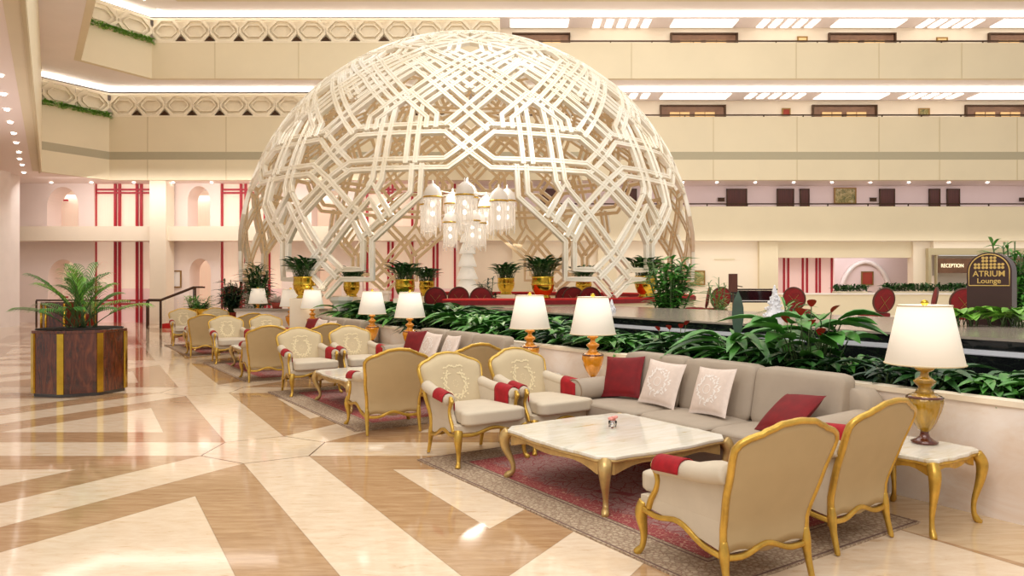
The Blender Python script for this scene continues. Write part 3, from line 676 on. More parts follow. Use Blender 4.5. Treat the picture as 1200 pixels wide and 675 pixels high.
def segment():
    """60 degree sector around a foot; s = azimuth from the arch axis, foot at 30"""
    mb = MB(); k = [0.]
    def both(pts, mirrors='f'):
        k[0] = (k[0]+.006) % .03
        band(mb, pts, k[0]); 
        if 'f' in mirrors: band(mb, [(60-a, e) for a, e in pts], k[0]+.003)
    # arch edge and foot bracket
    both([(10.4, 17.3), (10.4, 11.1), (19.6, 2.8), (19.6, -3.9), (25.6, -3.9), (30, -7.6)])
    both([(19.6, 2.8), (22.3, 7.2), (30, 14), (35.2, 17.4), (45, 17.4)])
    both([(15.6, 6.4), (19.4, 12), (22.6, 8.4), (30, -.2), (34.4, -3.9)])
    both([(18.2, 17.4), (18.3, 14.2), (19.2, 12.4)])
    # upper twelve fold part, s in 0..15 mirrored about 0, 15, 30 ...
    def tw(pts):
        k[0] = (k[0]+.006) % .03
        for base, sg in ((0, 1), (30, -1), (30, 1), (60, -1)): band(mb, [(base+sg*a, e) for a, e in pts], k[0]+(.003 if sg > 0 else 0))
    tw([(0, 21), (4.6, 17.4), (15, 17.4)])
    tw([(0, 21), (4.7, 25.1), (15, 25.1)])
    tw([(11.8, 17.4), (11.8, 31), (0, 41.5)])
    tw([(4.7, 25.1), (0, 29.6), (7.5, 37), (15, 43.5)])
    tw([(4.6, 17.4), (4.7, 25.1)]) if False else None
    tw([(0, 41.5), (12, 49), (15, 51.5)])
    tw([(15, 43.5), (5.5, 50), (5.5, 56), (15, 56)])
    tw([(0, 56), (7, 62), (15, 62)])
    tw([(0, 56), (15, 51.5)])
    tw([(8, 62), (8, 68), (0, 68)])
    tw([(15, 33), (8, 39.5), (0, 46.5)]); tw([(0, 35), (9, 43), (15, 48)]); tw([(0, 46.5), (5.5, 50)]); tw([(15, 56), (8, 62)]); tw([(0, 62), (4, 68)])
    tw([(8.2, 25.1), (8.2, 28), (15, 34)])
    return mb
seg0 = segment().build('lattice_panel', ['dome_paint', 'dome_inner_shade'], dome)
for i in range(1, 6):
    c = seg0.copy(); COL.objects.link(c); c.parent = dome; c.rotation_euler = (0, 0, math.radians(60*i))
mb = MB(); band(mb, [(a, 68.5) for a in range(0, 361, 6)], .01); mb.build('crown_ring', ['dome_paint', 'dome_inner_shade'], dome)
# ring ledge with red top carrying the dome's feet
def arc_box(mb, r0, r1, a0, a1, z0, z1, n=40):
    for i in range(n):
        a, b = math.radians(a0+(a1-a0)*i/n), math.radians(a0+(a1-a0)*(i+1)/n)
        q = [(DX+r*math.sin(t), DY-r*math.cos(t)) for r, t in ((r0, a), (r1, a), (r1, b), (r0, b))]; mb.prism(q, z0, z1)
mb = MB(); arc_box(mb, 6.05, 6.8, -2, 205, .5, 1.2, 60); struct(mb.build('wall_ring', 'cream_wall'))
led = thing('ring_ledge', 'curved red topped ledge carrying the dome feet and brass urns', 'ledge', (0, 0, 0))
mb = MB(); arc_box(mb, 6.0, 6.86, -2, 205, 1.2, 1.3, 60); mb.build('edge_band', 'dark_velvet', led)
mb = MB(); arc_box(mb, 6.0, 6.82, -2, 205, 1.3, 1.33, 60); mb.build('red_top', 'red_carpet', led)
for az, lab in ((-27, 'cream stone pedestal under the front left foot of the dome'), (-87, 'cream stone pedestal under the far left foot of the dome'), (-147, 'cream stone pedestal under the rear left foot of the dome')):
    a = math.radians(az); x, y = DX+6.75*math.sin(a), DY-6.75*math.cos(a); z0 = .5 if az != -27 else 0
    if az == -27: x += .35; y += .25
    r = thing('dome_pedestal', lab, 'pedestal', (x, y, z0))
    MB().lathe([(.3, 0), (.3, .12), (.22, .2), (.2, 1.2-z0), (.28, 1.28-z0), (.28, 1.36-z0)], 8, smooth=False).build('plinth', 'white_stone', r)
    MB().lathe([(.2, 1.36-z0), (.2, 1.385-z0)], 8, smooth=False).build('cap', 'pale_wall', r)
# lantern cluster on its tiered tower, centre of the dome
TX, TY = DX-.1, DY
r = thing('tiered_tower', 'white stepped tower of stacked flared tiers under the crystal lanterns', 'tower', (TX, TY, .5))
tiers = [(.52, 0), (.62, .5), (.42, .44), (.33, .40), (.28, .38), (.22, .36), (.19, .34)]
z = 0
for i, (rb, h) in enumerate([(.62, .45), (.5, .42), (.4, .42), (.34, .4), (.3, .4), (.26, .36), (.24, .3)]):
    MB().lathe([(rb, z), (rb, z+.03), (rb*.60, z+h-.03), (rb*.52, z+h-.02), (rb*.52, z+h)], 20).build('tier', 'tower_white', r); z += h
ch = thing('lantern_chandelier', 'glowing chandelier of clustered domed glass lanterns inside the dome', 'chandelier', (TX, TY, 3.3))
MB().lathe([(.06, -.05), (.06, 1.35), (.03, 1.45)], 10).build('stem', 'tower_white', ch)
def lantern(x, y, z, s, n=0):
    c = MB().lathe([(r_*s, z+h*s) for r_, h in ((.30, 0), (.31, .05), (.31, .09), (.29, .2), (.23, .34), (.12, .44), (.03, .5), (.03, .58), (.0, .62))], 18, (x, y, 0)).build('lantern_cap', 'lantern_cap', ch)
    MB().lathe([(.315*s, z+.02*s), (.325*s, z+.045*s), (.315*s, z+.07*s)], 18, (x, y, 0)).build('brass_band', 'brass', c)
    q = MB(); q.lathe([(.26*s, z), (.27*s, z-.25*s), (.23*s, z-.28*s), (.25*s, z-.75*s), (.12*s, z-.9*s)], 20, (x, y, 0), flute=.08, fn=10)
    for i in range(14):
        a = i*math.pi/7; q.sweep([(x+.27*s*math.cos(a), y+.27*s*math.sin(a), z), (x+.27*s*math.cos(a), y+.27*s*math.sin(a), z-(.95+.12*(i % 2))*s)], circ(.018*s, 5))
    g = q.build('crystal_fringe', 'lantern_glass', ch)
    for k_ in range(2): MB().lathe([(.0, -.09*s), (.07*s, -.04*s), (.07*s, .04*s), (.0, .09*s)], 8, (x, y, z-(.2+.3*k_)*s)).build('bulb', 'bulb', g)
    MB().sweep([(x*.98, y*.98, z+.3*s), (x*.5, y*.5, 1.15), (0, 0, 1.2)], circ(.02, 6)).build('arm', 'tower_white', ch)
for i in range(7): a = math.radians(-90+360/7*i); lantern(1.28*math.cos(a), 1.28*math.sin(a), .82+.12*(i % 2 == 0), .92)
lantern(0, 0, 1.0, 1.12)
d = bpy.data.lights.new('chandelier_glow', 'POINT'); d.energy = 240; d.color = (1, .93, .84); d.shadow_soft_size = .6
o = bpy.data.objects.new('chandelier_glow', d); COL.objects.link(o); o.location = (TX, TY, 5.6); 
for i in range(3): a = math.radians(-70+120*i); lantern(.55*math.cos(a), .55*math.sin(a), .25, .8)

# ------------------------------------------------------------------ furniture
RECT = lambda a, b: [(-a, -b*.5), (-a*.5, -b), (a*.5, -b), (a, -b*.5), (a, b*.5), (a*.5, b), (-a*.5, b), (-a, b*.5)]
def cabriole(pts, m='gold', par=None, name='leg', prof=None):
    """pts: (x, y, z, radius)"""
    sp = smooth_path(pts, 5); mb = MB()
    mb.sweep([p[:3] for p in sp], prof or RECT(1, 1), scales=[max(.008, p[3]) for p in sp], up=(.3, 1, 0)); return mb.build(name, m, par)
def foot_x(y): return .30+(.385-.30)*(y+.33)/.67
def lerp_table(tab, x):
    for (a, va), (b, vb) in zip(tab, tab[1:]):
        if x <= b: t = (x-a)/(b-a); t = t*t*(3-2*t); return va+(vb-va)*t
    return tab[-1][1]
TOP = [(0, .955), (.3, .945), (.52, .915), (.66, .89), (.82, .875), (.93, .85), (1.0, .815)]
def back_pt(s, t, off=0.):
    a = abs(s); zt = lerp_table(TOP, a); zb = .208-.02*math.cos(a*math.pi*1.5); z = zb+t*(zt-zb)
    hw = lerp_table([(0, .30), (.33, .30), (.6, .335), (.8, .36), (1.1, .36)], z)
    y = -.335-.235*max(0, (z-.335)/.665)**1.15-.035*(1-a*a)*min(1, (z-.3)/.4)+off
    return Vector((s*hw, y, z+off*.25))
def make_chair(label, group):
    t = thing('armchair', label, 'armchair', group=group)
    # legs
    for sx in (-1, 1):
        cabriole([(sx*.355, .315, .33, .036), (sx*.372, .333, .25, .036), (sx*.36, .322, .13, .021), (sx*.366, .33, .05, .017), (sx*.385, .352, .012, .023), (sx*.39, .357, 0, .02)], par=t)
        cabriole([(sx*.298, -.338, .28, .018), (sx*.298, -.342, .21, .026), (sx*.30, -.355, .12, .019), (sx*.303, -.38, .015, .016), (sx*.303, -.382, 0, .016)], par=t)
    # serpentine gold rail round the seat
    path = []
    n = 16
    for i in range(n): f = i/n; path.append((-.30+.6*f, -.345, f))                                       # back
    for i in range(n): f = i/n; path.append((.30+.085*f, -.345+.675*f, f))
    for i in range(n): f = i/n; path.append((.385-.77*f, .33+.03*math.sin(math.pi*f), f))
    for i in range(n): f = i/n; path.append((-.385+.085*f, .33-.675*f, f))
    wave = lambda f: .022*math.cos(2*math.pi*f)-.012*math.cos(4*math.pi*f)
    dip = lambda y: .105*min(1, max(0, (.33-y)/.675))**1.3
    pts = [(x, y, .305-wave(f)-dip(y)) for x, y, f in path]
    MB().sweep(pts, [(-.012, -.014), (.010, -.016), (.016, -.006), (.011, .002), (.015, .013), (-.012, .015)], closed=True).build('seat_rail', 'gold', t)
    # upholstered seat base
    q = MB(); poly = [(x*.985, y*.985) for x, y, f in path]; q.prism(poly, .315, .375, T=lambda p: Vector((p.x, p.y, p.z-(dip(p.y) if p.z < .35 else 0)))); q.build('seat_base', 'fabric', t)
    q = MB(); q.sellip((0, .065, .437), (.30, .355, .068), 9, 12, .16, T=lambda p: Vector((p.x*(1+.10*(p.y-.05)+(.12*max(0, min(1, (p.y-.28)/.06)))), p.y, p.z+.012*(p.y)))); cu = q.build('seat_cushion', 'fabric', t)
    # back: outer shell, padded front, carved gold frame
    MB().slab(lambda a, b: back_pt(2*a-1, b, -.012), lambda a, b: back_pt(2*a-1, b, .02), 16, 14).build('back_panel', 'fabric_back', t)
    def front(a, b):
        s = 2*a-1; e = (1-abs(s)**5)*(1-abs(2*b-1)**7); return back_pt(s*.95, .02+.955*b, .025+.055*max(0, e)**.5)
    bp = MB().slab(lambda a, b: back_pt((2*a-1)*.95, .02+.955*b, .018), front, 20, 18).build('backrest', 'fabric_front', t)
    fr = [back_pt(1, i/14, .004) for i in range(1, 15)]+[back_pt(1-2*i/32, 1, .004) for i in range(1, 32)]+[back_pt(-1, 1-i/14, .004) for i in range(0, 14)]
    fr = [back_pt(1, 0, .004)+Vector((0, 0, -.05))]+fr+[back_pt(-1, 0, .004)+Vector((0, 0, -.05))]
    MB().sweep(fr, [(-.014, -.02), (.0, -.024), (.014, -.02), (.018, 0), (.012, .010), (.006, .019), (-.006, .019), (-.012, .010), (-.018, 0)], up=(0, 1, 0)).build('back_frame', 'gold', t)
    # embroidered wreath
    w_ = MB(); rnd = random.Random(3)
    def leafq(s, tt, ang, L, W):
        c = front((s+1)/2, tt); pp = []
        for dx, dz in ((0, -L), (W, 0), (0, L), (-W, 0)):
            x = dx*math.cos(ang)-dz*math.sin(ang); z = dx*math.sin(ang)+dz*math.cos(ang)
            v = front((s+x/.33+1)/2, tt+z/.72); pp.append(v+Vector((0, .004, .001)))
        w_.add(pp, [(0, 1, 2, 3)], False)
    for i in range(34):
        a = math.radians(120)+math.radians(300)*i/33; r_ = .118+.012*((i % 3)-1)
        leafq(r_*math.cos(a)/.33, .60+r_*1.05*math.sin(a)/.72, a+.5*((i % 2)*2-1), .026, .011)
        if i % 2: leafq((r_+.03)*math.cos(a)/.33, .60+(r_+.032)*1.05*math.sin(a)/.72, a+1.2, .017, .010)
    for i in range(10): leafq((-.1+.2*i/9)/.33, .83+.012*math.sin(i*1.3), 1.2*((i % 2)*2-1), .02, .010)
    for i in range(7): a = i*.9; leafq(.03*math.cos(a)/.33, .60+.03*math.sin(a)/.72, a, .011, .003)
    w_.build('embroidered_wreath', 'embroid', bp)
    # arms
    for sx in (-1, 1):
        prof = [(-.335, .225), (-.05, .27), (.225, .315), (.225, .36), (.195, .41), (.16, .455), (.145, .50), (.15, .54), (.158, .585), (.0, .60), (-.38, .625)]
        def T(p, sx=sx): f = foot_x(p.x)+.02*(p.y-.33)/.27; return Vector((sx*(f-.008-p.z), p.x, p.y))
        MB().prism(prof, 0, .05, T=T).build('arm_panel', 'fabric', t)
        roll = smooth_path([(sx*.315, -.40, .66), (sx*.33, -.25, .632), (sx*.348, -.06, .614), (sx*.358, .07, .603), (sx*.364, .16, .592)], 4)
        MB().sweep(roll, circ(.058, 14, 1.05, .95)).build('arm_roll', 'fabric', t)
        # gold post scrolling up to the arm front
        sc_ = smooth_path([(sx*.372, .25, .31, .02), (sx*.374, .225, .37, .017), (sx*.372, .185, .43, .015), (sx*.37, .165, .49, .014), (sx*.368, .178, .535, .016), (sx*.367, .196, .575, .021), (sx*.366, .188, .61, .018), (sx*.365, .165, .618, .010)], 5)
        MB().sweep([p[:3] for p in sc_], RECT(1, 1), scales=[p[3] for p in sc_], up=(1, 0, 0)).build('arm_post', 'gold', t)
        MB().lathe([(0, -.012), (.02, -.008), (.022, .004), (0, .014)], 10, (0, 0, 0)).build('arm_boss', 'gold', t).matrix_basis = Matrix.Translation((sx*.367, .21, .582)) @ Matrix.Rotation(-math.pi/2, 4, 'X')
        # red cloth folded over the arm, long on the inside
        def cloth(a, b, o, sx=sx):
            y = -.085+.225*a; x0 = .347+.02*((y+.1)/.25); z0 = .613-.018*a
            L = .16*b*2.3
            inner, cap, outer = .17, math.pi*.066, .02; d = b*(inner+cap+outer); r_ = .063+o
            if d < inner: return Vector((sx*(x0-r_-.002*math.sin(a*9)), y, z0-(inner-d)))
            if d < inner+cap: th = (d-inner)/.066; return Vector((sx*(x0-r_*math.cos(th)), y, z0+r_*math.sin(th)))
            return Vector((sx*(x0+r_), y, z0-(d-inner-cap)))
        MB().slab(lambda a, b: cloth(a, b, 0), lambda a, b: cloth(a, b, .006), 6, 22).build('arm_cloth', 'red_velvet', t)
    return t
G = [0, 5.0, 10.15, 15.4]
gname = ['the nearest seating group', 'the second seating group', 'the third seating group', 'the farthest seating group']
slots = [(-2.31, -.21, -9, 'seen from behind, aisle side of %s', 'back'), (-1.31, -.12, 0, 'seen from behind, sofa side of %s', 'back'),
         (-2.17, 2.98, 180, 'facing us, aisle side of %s', 'front'), (-1.30, 3.02, 181, 'facing us, sofa side of %s', 'front')]
proto = None
for gi, g in enumerate(G):
    for (v, u, rot, lab, kind) in slots:
        l_ = 'cream armchair with gold frame and red arm cloths, '+lab % gname[gi]
        l_ = 'cream and gilt armchair '+lab % gname[gi]
        grp = 'gilt armchairs along the lobby'
        if proto is None: proto = make_chair(l_, grp); o = proto; o.location = P(v, u+g); o.rotation_euler = (0, 0, FR+math.radians(rot))
        else: dup(proto, P(v, u+g, .012 if v > -9 else 0), FR+math.radians(rot), l_, grp)
        proto.location.z = .012

def table_outline(h, n=14, inset=0., bulge=.03, cr=.09):
    pts = []
    for k in range(4):
        a = k*math.pi/2; ca, sa = math.cos(a), math.sin(a)
        for i in range(n):
            t = -1+2*(i+.5)/n; d = h-inset-bulge*.6+bulge*(.5+.5*math.cos(math.pi*t))*1.2-.012*math.cos(3*math.pi*t)*.5
            s = t*(h-cr); pts.append((d*ca-s*sa, d*sa+s*ca))
    return pts
def make_table(name, label, cat, h, ht, leg_m, top_m, group=None, lr=.04):
    t = thing(name, label, cat, group=group); k = h/.7
    q = MB(); q.prism(table_outline(h, bulge=.03*k, cr=.08*k), ht-.028, ht); q.build('marble_top', top_m, t, bevel=.008)
    ol = table_outline(h, 14, .018, .03*k, .08*k)
    MB().sweep([(x, y, ht-.038) for x, y in ol], [(-.012, -.012), (.014, -.01), (.018, .0), (.012, .012), (-.012, .012)], closed=True).build('gilt_moulding', leg_m, t)
    q = MB(); n = len(ol); vs = []; L = 14
    for i, (x, y) in enumerate(ol):
        tt = -1+2*((i % L)+.5)/L; dz = .045+.05*k*abs(tt)**2.2+.014*math.cos(2*math.pi*tt)
        for ins, z in ((.012, ht-.04), (.012, ht-.04-dz), (.034, ht-.04-dz), (.034, ht-.04)):
            f = 1-ins/h; vs.append((x*f, y*f, z))
    q.add(vs, [(i*4+a, i*4+(a+1) % 4, ((i+1) % n)*4+(a+1) % 4, ((i+1) % n)*4+a) for i in range(n) for a in range(4)], False); q.build('apron', leg_m, t)
    e = h-.06*k
    for sx in (-1, 1):
        for sy in (-1, 1):
            g = lambda d, z, r: (sx*(e+d), sy*(e+d), z, r)
            cabriole([g(-.005, ht-.035, lr*1.1), g(.022, ht*.8, lr*1.15), g(.014, ht*.58, lr*.85), g(-.028*k, ht*.3, lr*.52), g(-.03*k, ht*.13, lr*.5), g(.0, .022, lr*.68), g(.018, .004, lr*.5)], leg_m, t)
    return t
ct = None; cts = []
for gi, g in enumerate(G):
    l_ = 'low square white marble coffee table with carved gilt legs in '+gname[gi]
    if ct is None: ct = make_table('coffee_table', l_, 'coffee table', .70, .43, 'pale_gold', 'table_marble', 'marble coffee tables'); o = ct; o.location = P(-1.69, 1.5+g, .012); o.rotation_euler = (0, 0, FR)
    else: o = dup(ct, P(-1.69, 1.5+g, .012), FR, l_)
    cts.append(o)
LS = [(-.40, -.42), (-.36, 3.36), (-.36, 4.63), (-.36, 8.2), (-.36, 9.83), (-.36, 13.3), (-.36, 14.95), (-.36, 18.0)]
LN = ['nearest the camera by the planter wall', 'at the far end of the nearest sofa', 'at the near end of the second sofa', 'at the far end of the second sofa', 'at the near end of the third sofa', 'at the far end of the third sofa', 'at the near end of the farthest sofa', 'at the very end of the seating row']
stb = None
for i, (v, u) in enumerate(LS):
    l_ = 'small gilt side table with white marble top '+LN[i]
    vv = v-.1 if i == 0 else v-.02
    if stb is None: stb = make_table('side_table', l_, 'side table', .33, .525, 'gold', 'table_marble', 'gilt side tables', .032); o = stb
    else: o = dup(stb, (0, 0, 0), FR, l_)
    o.location = P(vv, u+(.05 if i == 0 else 0), .0); o.rotation_euler = (0, 0, FR)
# table lamps
def make_lamp(label, glass, foot):
    t = thing('table_lamp', label, 'table lamp', group='white shaded table lamps')
    MB().lathe([(.0, 0), (.088, 0), (.092, .015), (.06, .03), (.036, .05), (.028, .075), (.034, .1)], 24).build('foot', foot, t)
    MB().lathe([(.03, .085), (.05, .11), (.078, .16), (.105, .23), (.122, .29), (.12, .33), (.098, .35), (.075, .365)], 48, flute=.035, fn=16).build('glass_body', glass, t)
    MB().lathe([(.118, .33), (.130, .338), (.11, .348)], 24).build('collar', foot if foot == 'dark_amber' else 'brass', t)
    MB().lathe([(.075, .36), (.05, .39), (.042, .41), (.07, .44), (.078, .455), (.05, .475), (.03, .49), (.028, .52), (.06, .535), (.07, .55), (.03, .565), (.012, .58), (.012, .64)], 24).build('neck', glass, t)
    s = MB(); s.lathe([(.265, .575), (.262, .59), (.178, 1.0), (.174, 1.01)], 40); o = s.build('lamp_shade', 'shade', t)
    # open top and bottom of the shade: rebuild as a thin open shell
    me = bpy.data.meshes.new('lamp_shade'); q = MB(); seg = 40; vs = []
    for r_, z in ((.265, .575), (.176, 1.01), (.172, 1.01), (.261, .575)):
        vs += [(r_*math.cos(2*math.pi*k/seg), r_*math.sin(2*math.pi*k/seg), z) for k in range(seg)]
    q.add(vs, [(j*seg+k, j*seg+(k+1) % seg, ((j+1) % 4)*seg+(k+1) % seg, ((j+1) % 4)*seg+k) for j in range(4) for k in range(seg)], True)
    me.from_pydata([tuple(x) for x in q.v], [], q.f); me.polygons.foreach_set('use_smooth', [True]*len(q.f)); me.materials.append(M['shade']); o.data = me
    b = MB(); b.lathe([(.262, .571), (.268, .573), (.266, .586), (.26, .588)], 40); 
    for z, r_ in ((.58, .2665), (1.005, .1785)):
        MB().sweep([(r_*math.cos(2*math.pi*k/40), r_*math.sin(2*math.pi*k/40), z) for k in range(40)], circ(.005, 6), closed=True).build('shade_trim', 'shade_trim', o)
    sp = MB()
    for k in range(3): a = k*2*math.pi/3; sp.sweep([(0, 0, .985), (.172*math.cos(a), .172*math.sin(a), .995)], circ(.003, 5))
    sp.build('spider', 'brass', t)
    MB().lathe([(.005, .64), (.005, 1.0), (.02, 1.01), (.028, 1.025), (.02, 1.042), (.0, 1.05)], 14).build('finial', 'brass', t)
    MB().lathe([(0, .70), (.028, .72), (.034, .76), (.02, .80), (0, .81)], 12).build('bulb', 'bulb', t)
    return t
l0 = make_lamp('olive glass urn lamp with white shade '+LN[0], 'olive_glass', 'dark_amber'); l0.location = P(-.34, -.38, .526)
l1 = make_lamp('amber glass urn table lamp with white shade '+LN[1], 'amber', 'dark_amber'); l1.location = P(*LS[1], .526)
def lamp_light(loc):
    d = bpy.data.lights.new('lamp_glow', 'POINT'); d.energy = 2; d.color = (1, .9, .76); d.shadow_soft_size = .08
    o = bpy.data.objects.new('lamp_glow', d); COL.objects.link(o); o.location = loc
for i, (v, u) in enumerate(LS):
    if i > 1: dup(l1, P(v, u, .526), i*.7, 'amber glass urn table lamp with white shade '+LN[i])
    lamp_light(P(v, u, 1.42))

# sofas
def make_sofa(label):
    t = thing('sofa', label, 'sofa', group='long greige sofas against the planter wall')
    L = 3.0      # length along y, front towards -x; origin at floor centre of the back edge
    MB().sellip((-.50, 0, .20), (.44, L/2-.06, .135), 12, 8).build('sofa_base', 'sofa_fabric', t)
    MB().sellip((-.12, 0, .46), (.13, L/2-.04, .40), 12, 10, T=lambda p: Vector((p.x+.0*(p.z), p.y, p.z))).build('sofa_back', 'sofa_fabric', t)
    for k in range(3):
        yc = (k-1)*.86
        c = MB().sellip((-.60, yc, .39), (.37, .43, .085), 8, 10, .1).build('seat_cushion', 'sofa_fabric', t)
        ring = [(-.60+x*.365, yc+y*.425, .435) for x, y in [(math.copysign(abs(math.cos(a))**.28, math.cos(a)), math.copysign(abs(math.sin(a))**.28, math.sin(a))) for a in [2*math.pi*i/48 for i in range(48)]]]
        MB().sweep(ring, circ(.006, 5), closed=True).build('piping', 'piping', c)
        T = lambda p: Vector((p.x-.20*(.7-p.z)*.6, p.y, p.z))
        b = MB().sellip((-.27, yc, .70), (.10, .428, .25), 11, 12, T=lambda p: Vector((p.x-(.72-p.z)*.22, p.y, p.z))).build('back_cushion', 'sofa_fabric', t)
        rg = [(-.22-(.72-z)*.22, y, z) for y, z in [(yc+.42*math.copysign(abs(math.cos(a))**.3, math.cos(a)), .70+.243*math.copysign(abs(math.sin(a))**.3, math.sin(a))) for a in [2*math.pi*i/48 for i in range(48)]]]
        MB().sweep(rg, circ(.006, 5), closed=True, up=(1, 0, 0)).build('piping', 'piping', b)
    for sy in (-1, 1):
        MB().sellip((-.50, sy*(L/2-.10), .31), (.45, .085, .25), 8, 8).build('arm_body', 'sofa_fabric', t)
        a = MB(); a.sweep([(-.06, sy*(L/2-.12), .58), (-.2, sy*(L/2-.12), .575), (-.6, sy*(L/2-.12), .565), (-.93, sy*(L/2-.12), .56), (-.955, sy*(L/2-.12), .56)], circ(.125, 16, 1, .95), scales=[1, 1, 1, 1, .86]); ar = a.build('arm_roll', 'sofa_fabric', t)
        MB().sweep([(-.95, sy*(L/2-.12)+.122*math.cos(2*math.pi*i/28), .56+.116*math.sin(2*math.pi*i/28)) for i in range(28)], circ(.006, 5), closed=True, up=(1, 0, 0)).build('piping', 'piping', ar)
        for x in (-.9, -.12): MB().lathe([(.025, 0), (.035, .075)], 10, (x, sy*(L/2-.12), 0)).build('leg', 'dark_wood', t)
    return t
def pillow_fn(a, b, sgn, sz, th):
    x, y = 2*a-1, 2*b-1; d = max(0, (1-x**2)*(1-y**2))**.42
    return Vector((x*sz*(1-.07*(1-y*y)), sgn*th*d+.0, y*sz*(1-.07*(1-x*x))))
def make_pillow(label, m, group, crest):
    o = MB().slab(lambda a, b: pillow_fn(a, b, 1, .23, .075), lambda a, b: pillow_fn(a, b, -1, .23, .075), 14, 14).build('cushion', m); tag(o, label, 'cushion', group)
    if crest:
        w_ = MB(); rnd = random.Random(5)
        def lf(cx, cz, ang, L, W):
            pp = []
            for dx, dz in ((0, -L), (W, 0), (0, L), (-W, 0)):
                x = cx+dx*math.cos(ang)-dz*math.sin(ang); z = cz+dx*math.sin(ang)+dz*math.cos(ang)
                pp.append(pillow_fn(x/.46+.5, z/.46+.5, 1, .23, .075)+Vector((0, .003, 0)))
            w_.add(pp, [(0, 1, 2, 3)], False)
        for i in range(60):
            a = i*.73; r_ = .1+.055*rnd.random(); lf(r_*math.cos(a), r_*math.sin(a), rnd.random()*6, .022, .008)
        for i in range(16): a = i*.4; lf(.045*math.cos(a), .045*math.sin(a), a, .014, .005)
        w_.build('embroidered_wreath', 'embroid_w', o)
    return o
proto_s = None; pr = None; pc = None
for gi, g in enumerate(G[:3]):
    l_ = 'long greige three seat sofa with rolled arms in '+gname[gi]
    u0 = 1.5+g+.03
    if proto_s is None: proto_s = make_sofa(l_); s_ = proto_s; s_.location = P(-.04, u0); s_.rotation_euler = (0, 0, FR)
    else: dup(proto_s, P(-.04, u0), FR, l_)
    for (dv, du, z, rz, tilt, roll, red, lab) in ((-.50, 1.12, .70, 18, -24, 4, 1, 'dark red cushion at the far end of the sofa in '),
                                                  (-.53, .52, .70, 6, -22, -3, 0, 'blush embroidered cushion, farther of two on the sofa in '),
                                                  (-.53, -.12, .70, -4, -22, 3, 0, 'blush embroidered cushion, nearer of two on the sofa in '),
                                                  (-.62, -1.0, .64, -22, -52, 10, 1, 'dark red cushion slumped at the near end of the sofa in ')):
        if red:
            if pr is None: pr = make_pillow('', 'dark_velvet', 'red velvet cushions', False); o = pr
            else: o = dup(pr, (0, 0, 0), 0)
        else:
            if pc is None: pc = make_pillow('', 'pillow', 'embroidered blush cushions', True); o = pc
            else: o = dup(pc, (0, 0, 0), 0)
        o['label'] = lab+gname[gi]
        o.location = P(-.04+dv, u0+du, z)
        R_ = Matrix.Rotation(FR+math.pi/2+math.radians(rz), 4, 'Z') @ Matrix.Rotation(math.radians(-tilt), 4, 'X') @ Matrix.Rotation(math.radians(roll), 4, 'Y')
        o.rotation_euler = R_.to_euler()
# rugs
for gi, (a, b) in enumerate(((-.46, 3.16), (4.75, 8.35), (9.7, 13.3), (14.9, 18.5))):
    v0, v1 = -2.70, -.55
    if gi == 0:
        rug0 = MB().box(-1.075, 1.075, -1.81, 1.81, 0, .012).build('rug', 'rug'); o = rug0
    else: o = rug0.copy(); COL.objects.link(o)
    tag(o, 'patterned red and beige oriental rug under '+gname[gi], 'rug', 'oriental rugs'); o.location = P((v0+v1)/2, (a+b)/2, .0005); o.rotation_euler = (0, 0, FR)
# small flower glasses on the coffee tables
fg = None
for gi, o_ in enumerate(cts[:2]):
    l_ = 'small glass cup of pink blossoms on the coffee table in '+gname[gi]; loc = P(-1.69+.1, 1.5+G[gi]+.12, .443)
    if fg is None:
        fg = thing('flower_glass', l_, 'flower vase'); fg.location = loc
        MB().lathe([(.028, 0), (.034, .01), (.038, .06), (.035, .06), (.03, .012), (.0, .01)], 14).build('glass_cup', 'glass', fg)
        for k in range(9):
            a = k*2.4; r_ = .008+.026*(k/9)**.5; fl = MB().sellip((r_*math.cos(a), r_*math.sin(a), .07+.012*(k % 3)), (.017, .017, .013), 2, 4); fl.build('blossom', 'flower_pink', fg)
    else: dup(fg, loc, 0, l_)
r = thing('paper_card', 'small white oval dish on the near corner of the nearest coffee table', 'dish', P(-2.18, 1.0, .443), FR)
bpy.data.objects.remove(r)

# octagonal wooden planter with palms
PX, PY = X(94.5, 11.45), 11.45
pot = thing('octagonal_planter', 'large octagonal polished walnut planter with brass corner strips on the lobby floor', 'planter', (PX, PY, 0), math.radians(30.2))
def octo(r_): return [(r_*math.cos(math.radians(22.5+45*i)), r_*math.sin(math.radians(22.5+45*i))) for i in range(8)]
MB().prism(octo(.65), .0, .06).build('plinth', 'black_gloss', pot)
MB().prism(octo(.67), .05, .94).build('wooden_body', 'walnut', pot)
MB().prism(octo(.685), .94, .985).build('rim', 'walnut', pot, bevel=.008)
for x, y in octo(.68): 
    a = math.atan2(y, x); q = MB(); q.box(-.015, .012, -.045, .045, .05, .94, T=lambda p, x=x, y=y, a=a: Vector((x+p.x*math.cos(a)-p.y*math.sin(a)-(abs(p.y)*.38)*math.cos(a), y+p.x*math.sin(a)+p.y*math.cos(a)-(abs(p.y)*.38)*math.sin(a), p.z))); q.build('brass_strip', 'brass', pot)
MB().lathe([(.0, .986), (.6, .986), (.6, .993), (0, 1.0)], 20).build('soil', 'soil', pot)
rnd = random.Random(11)
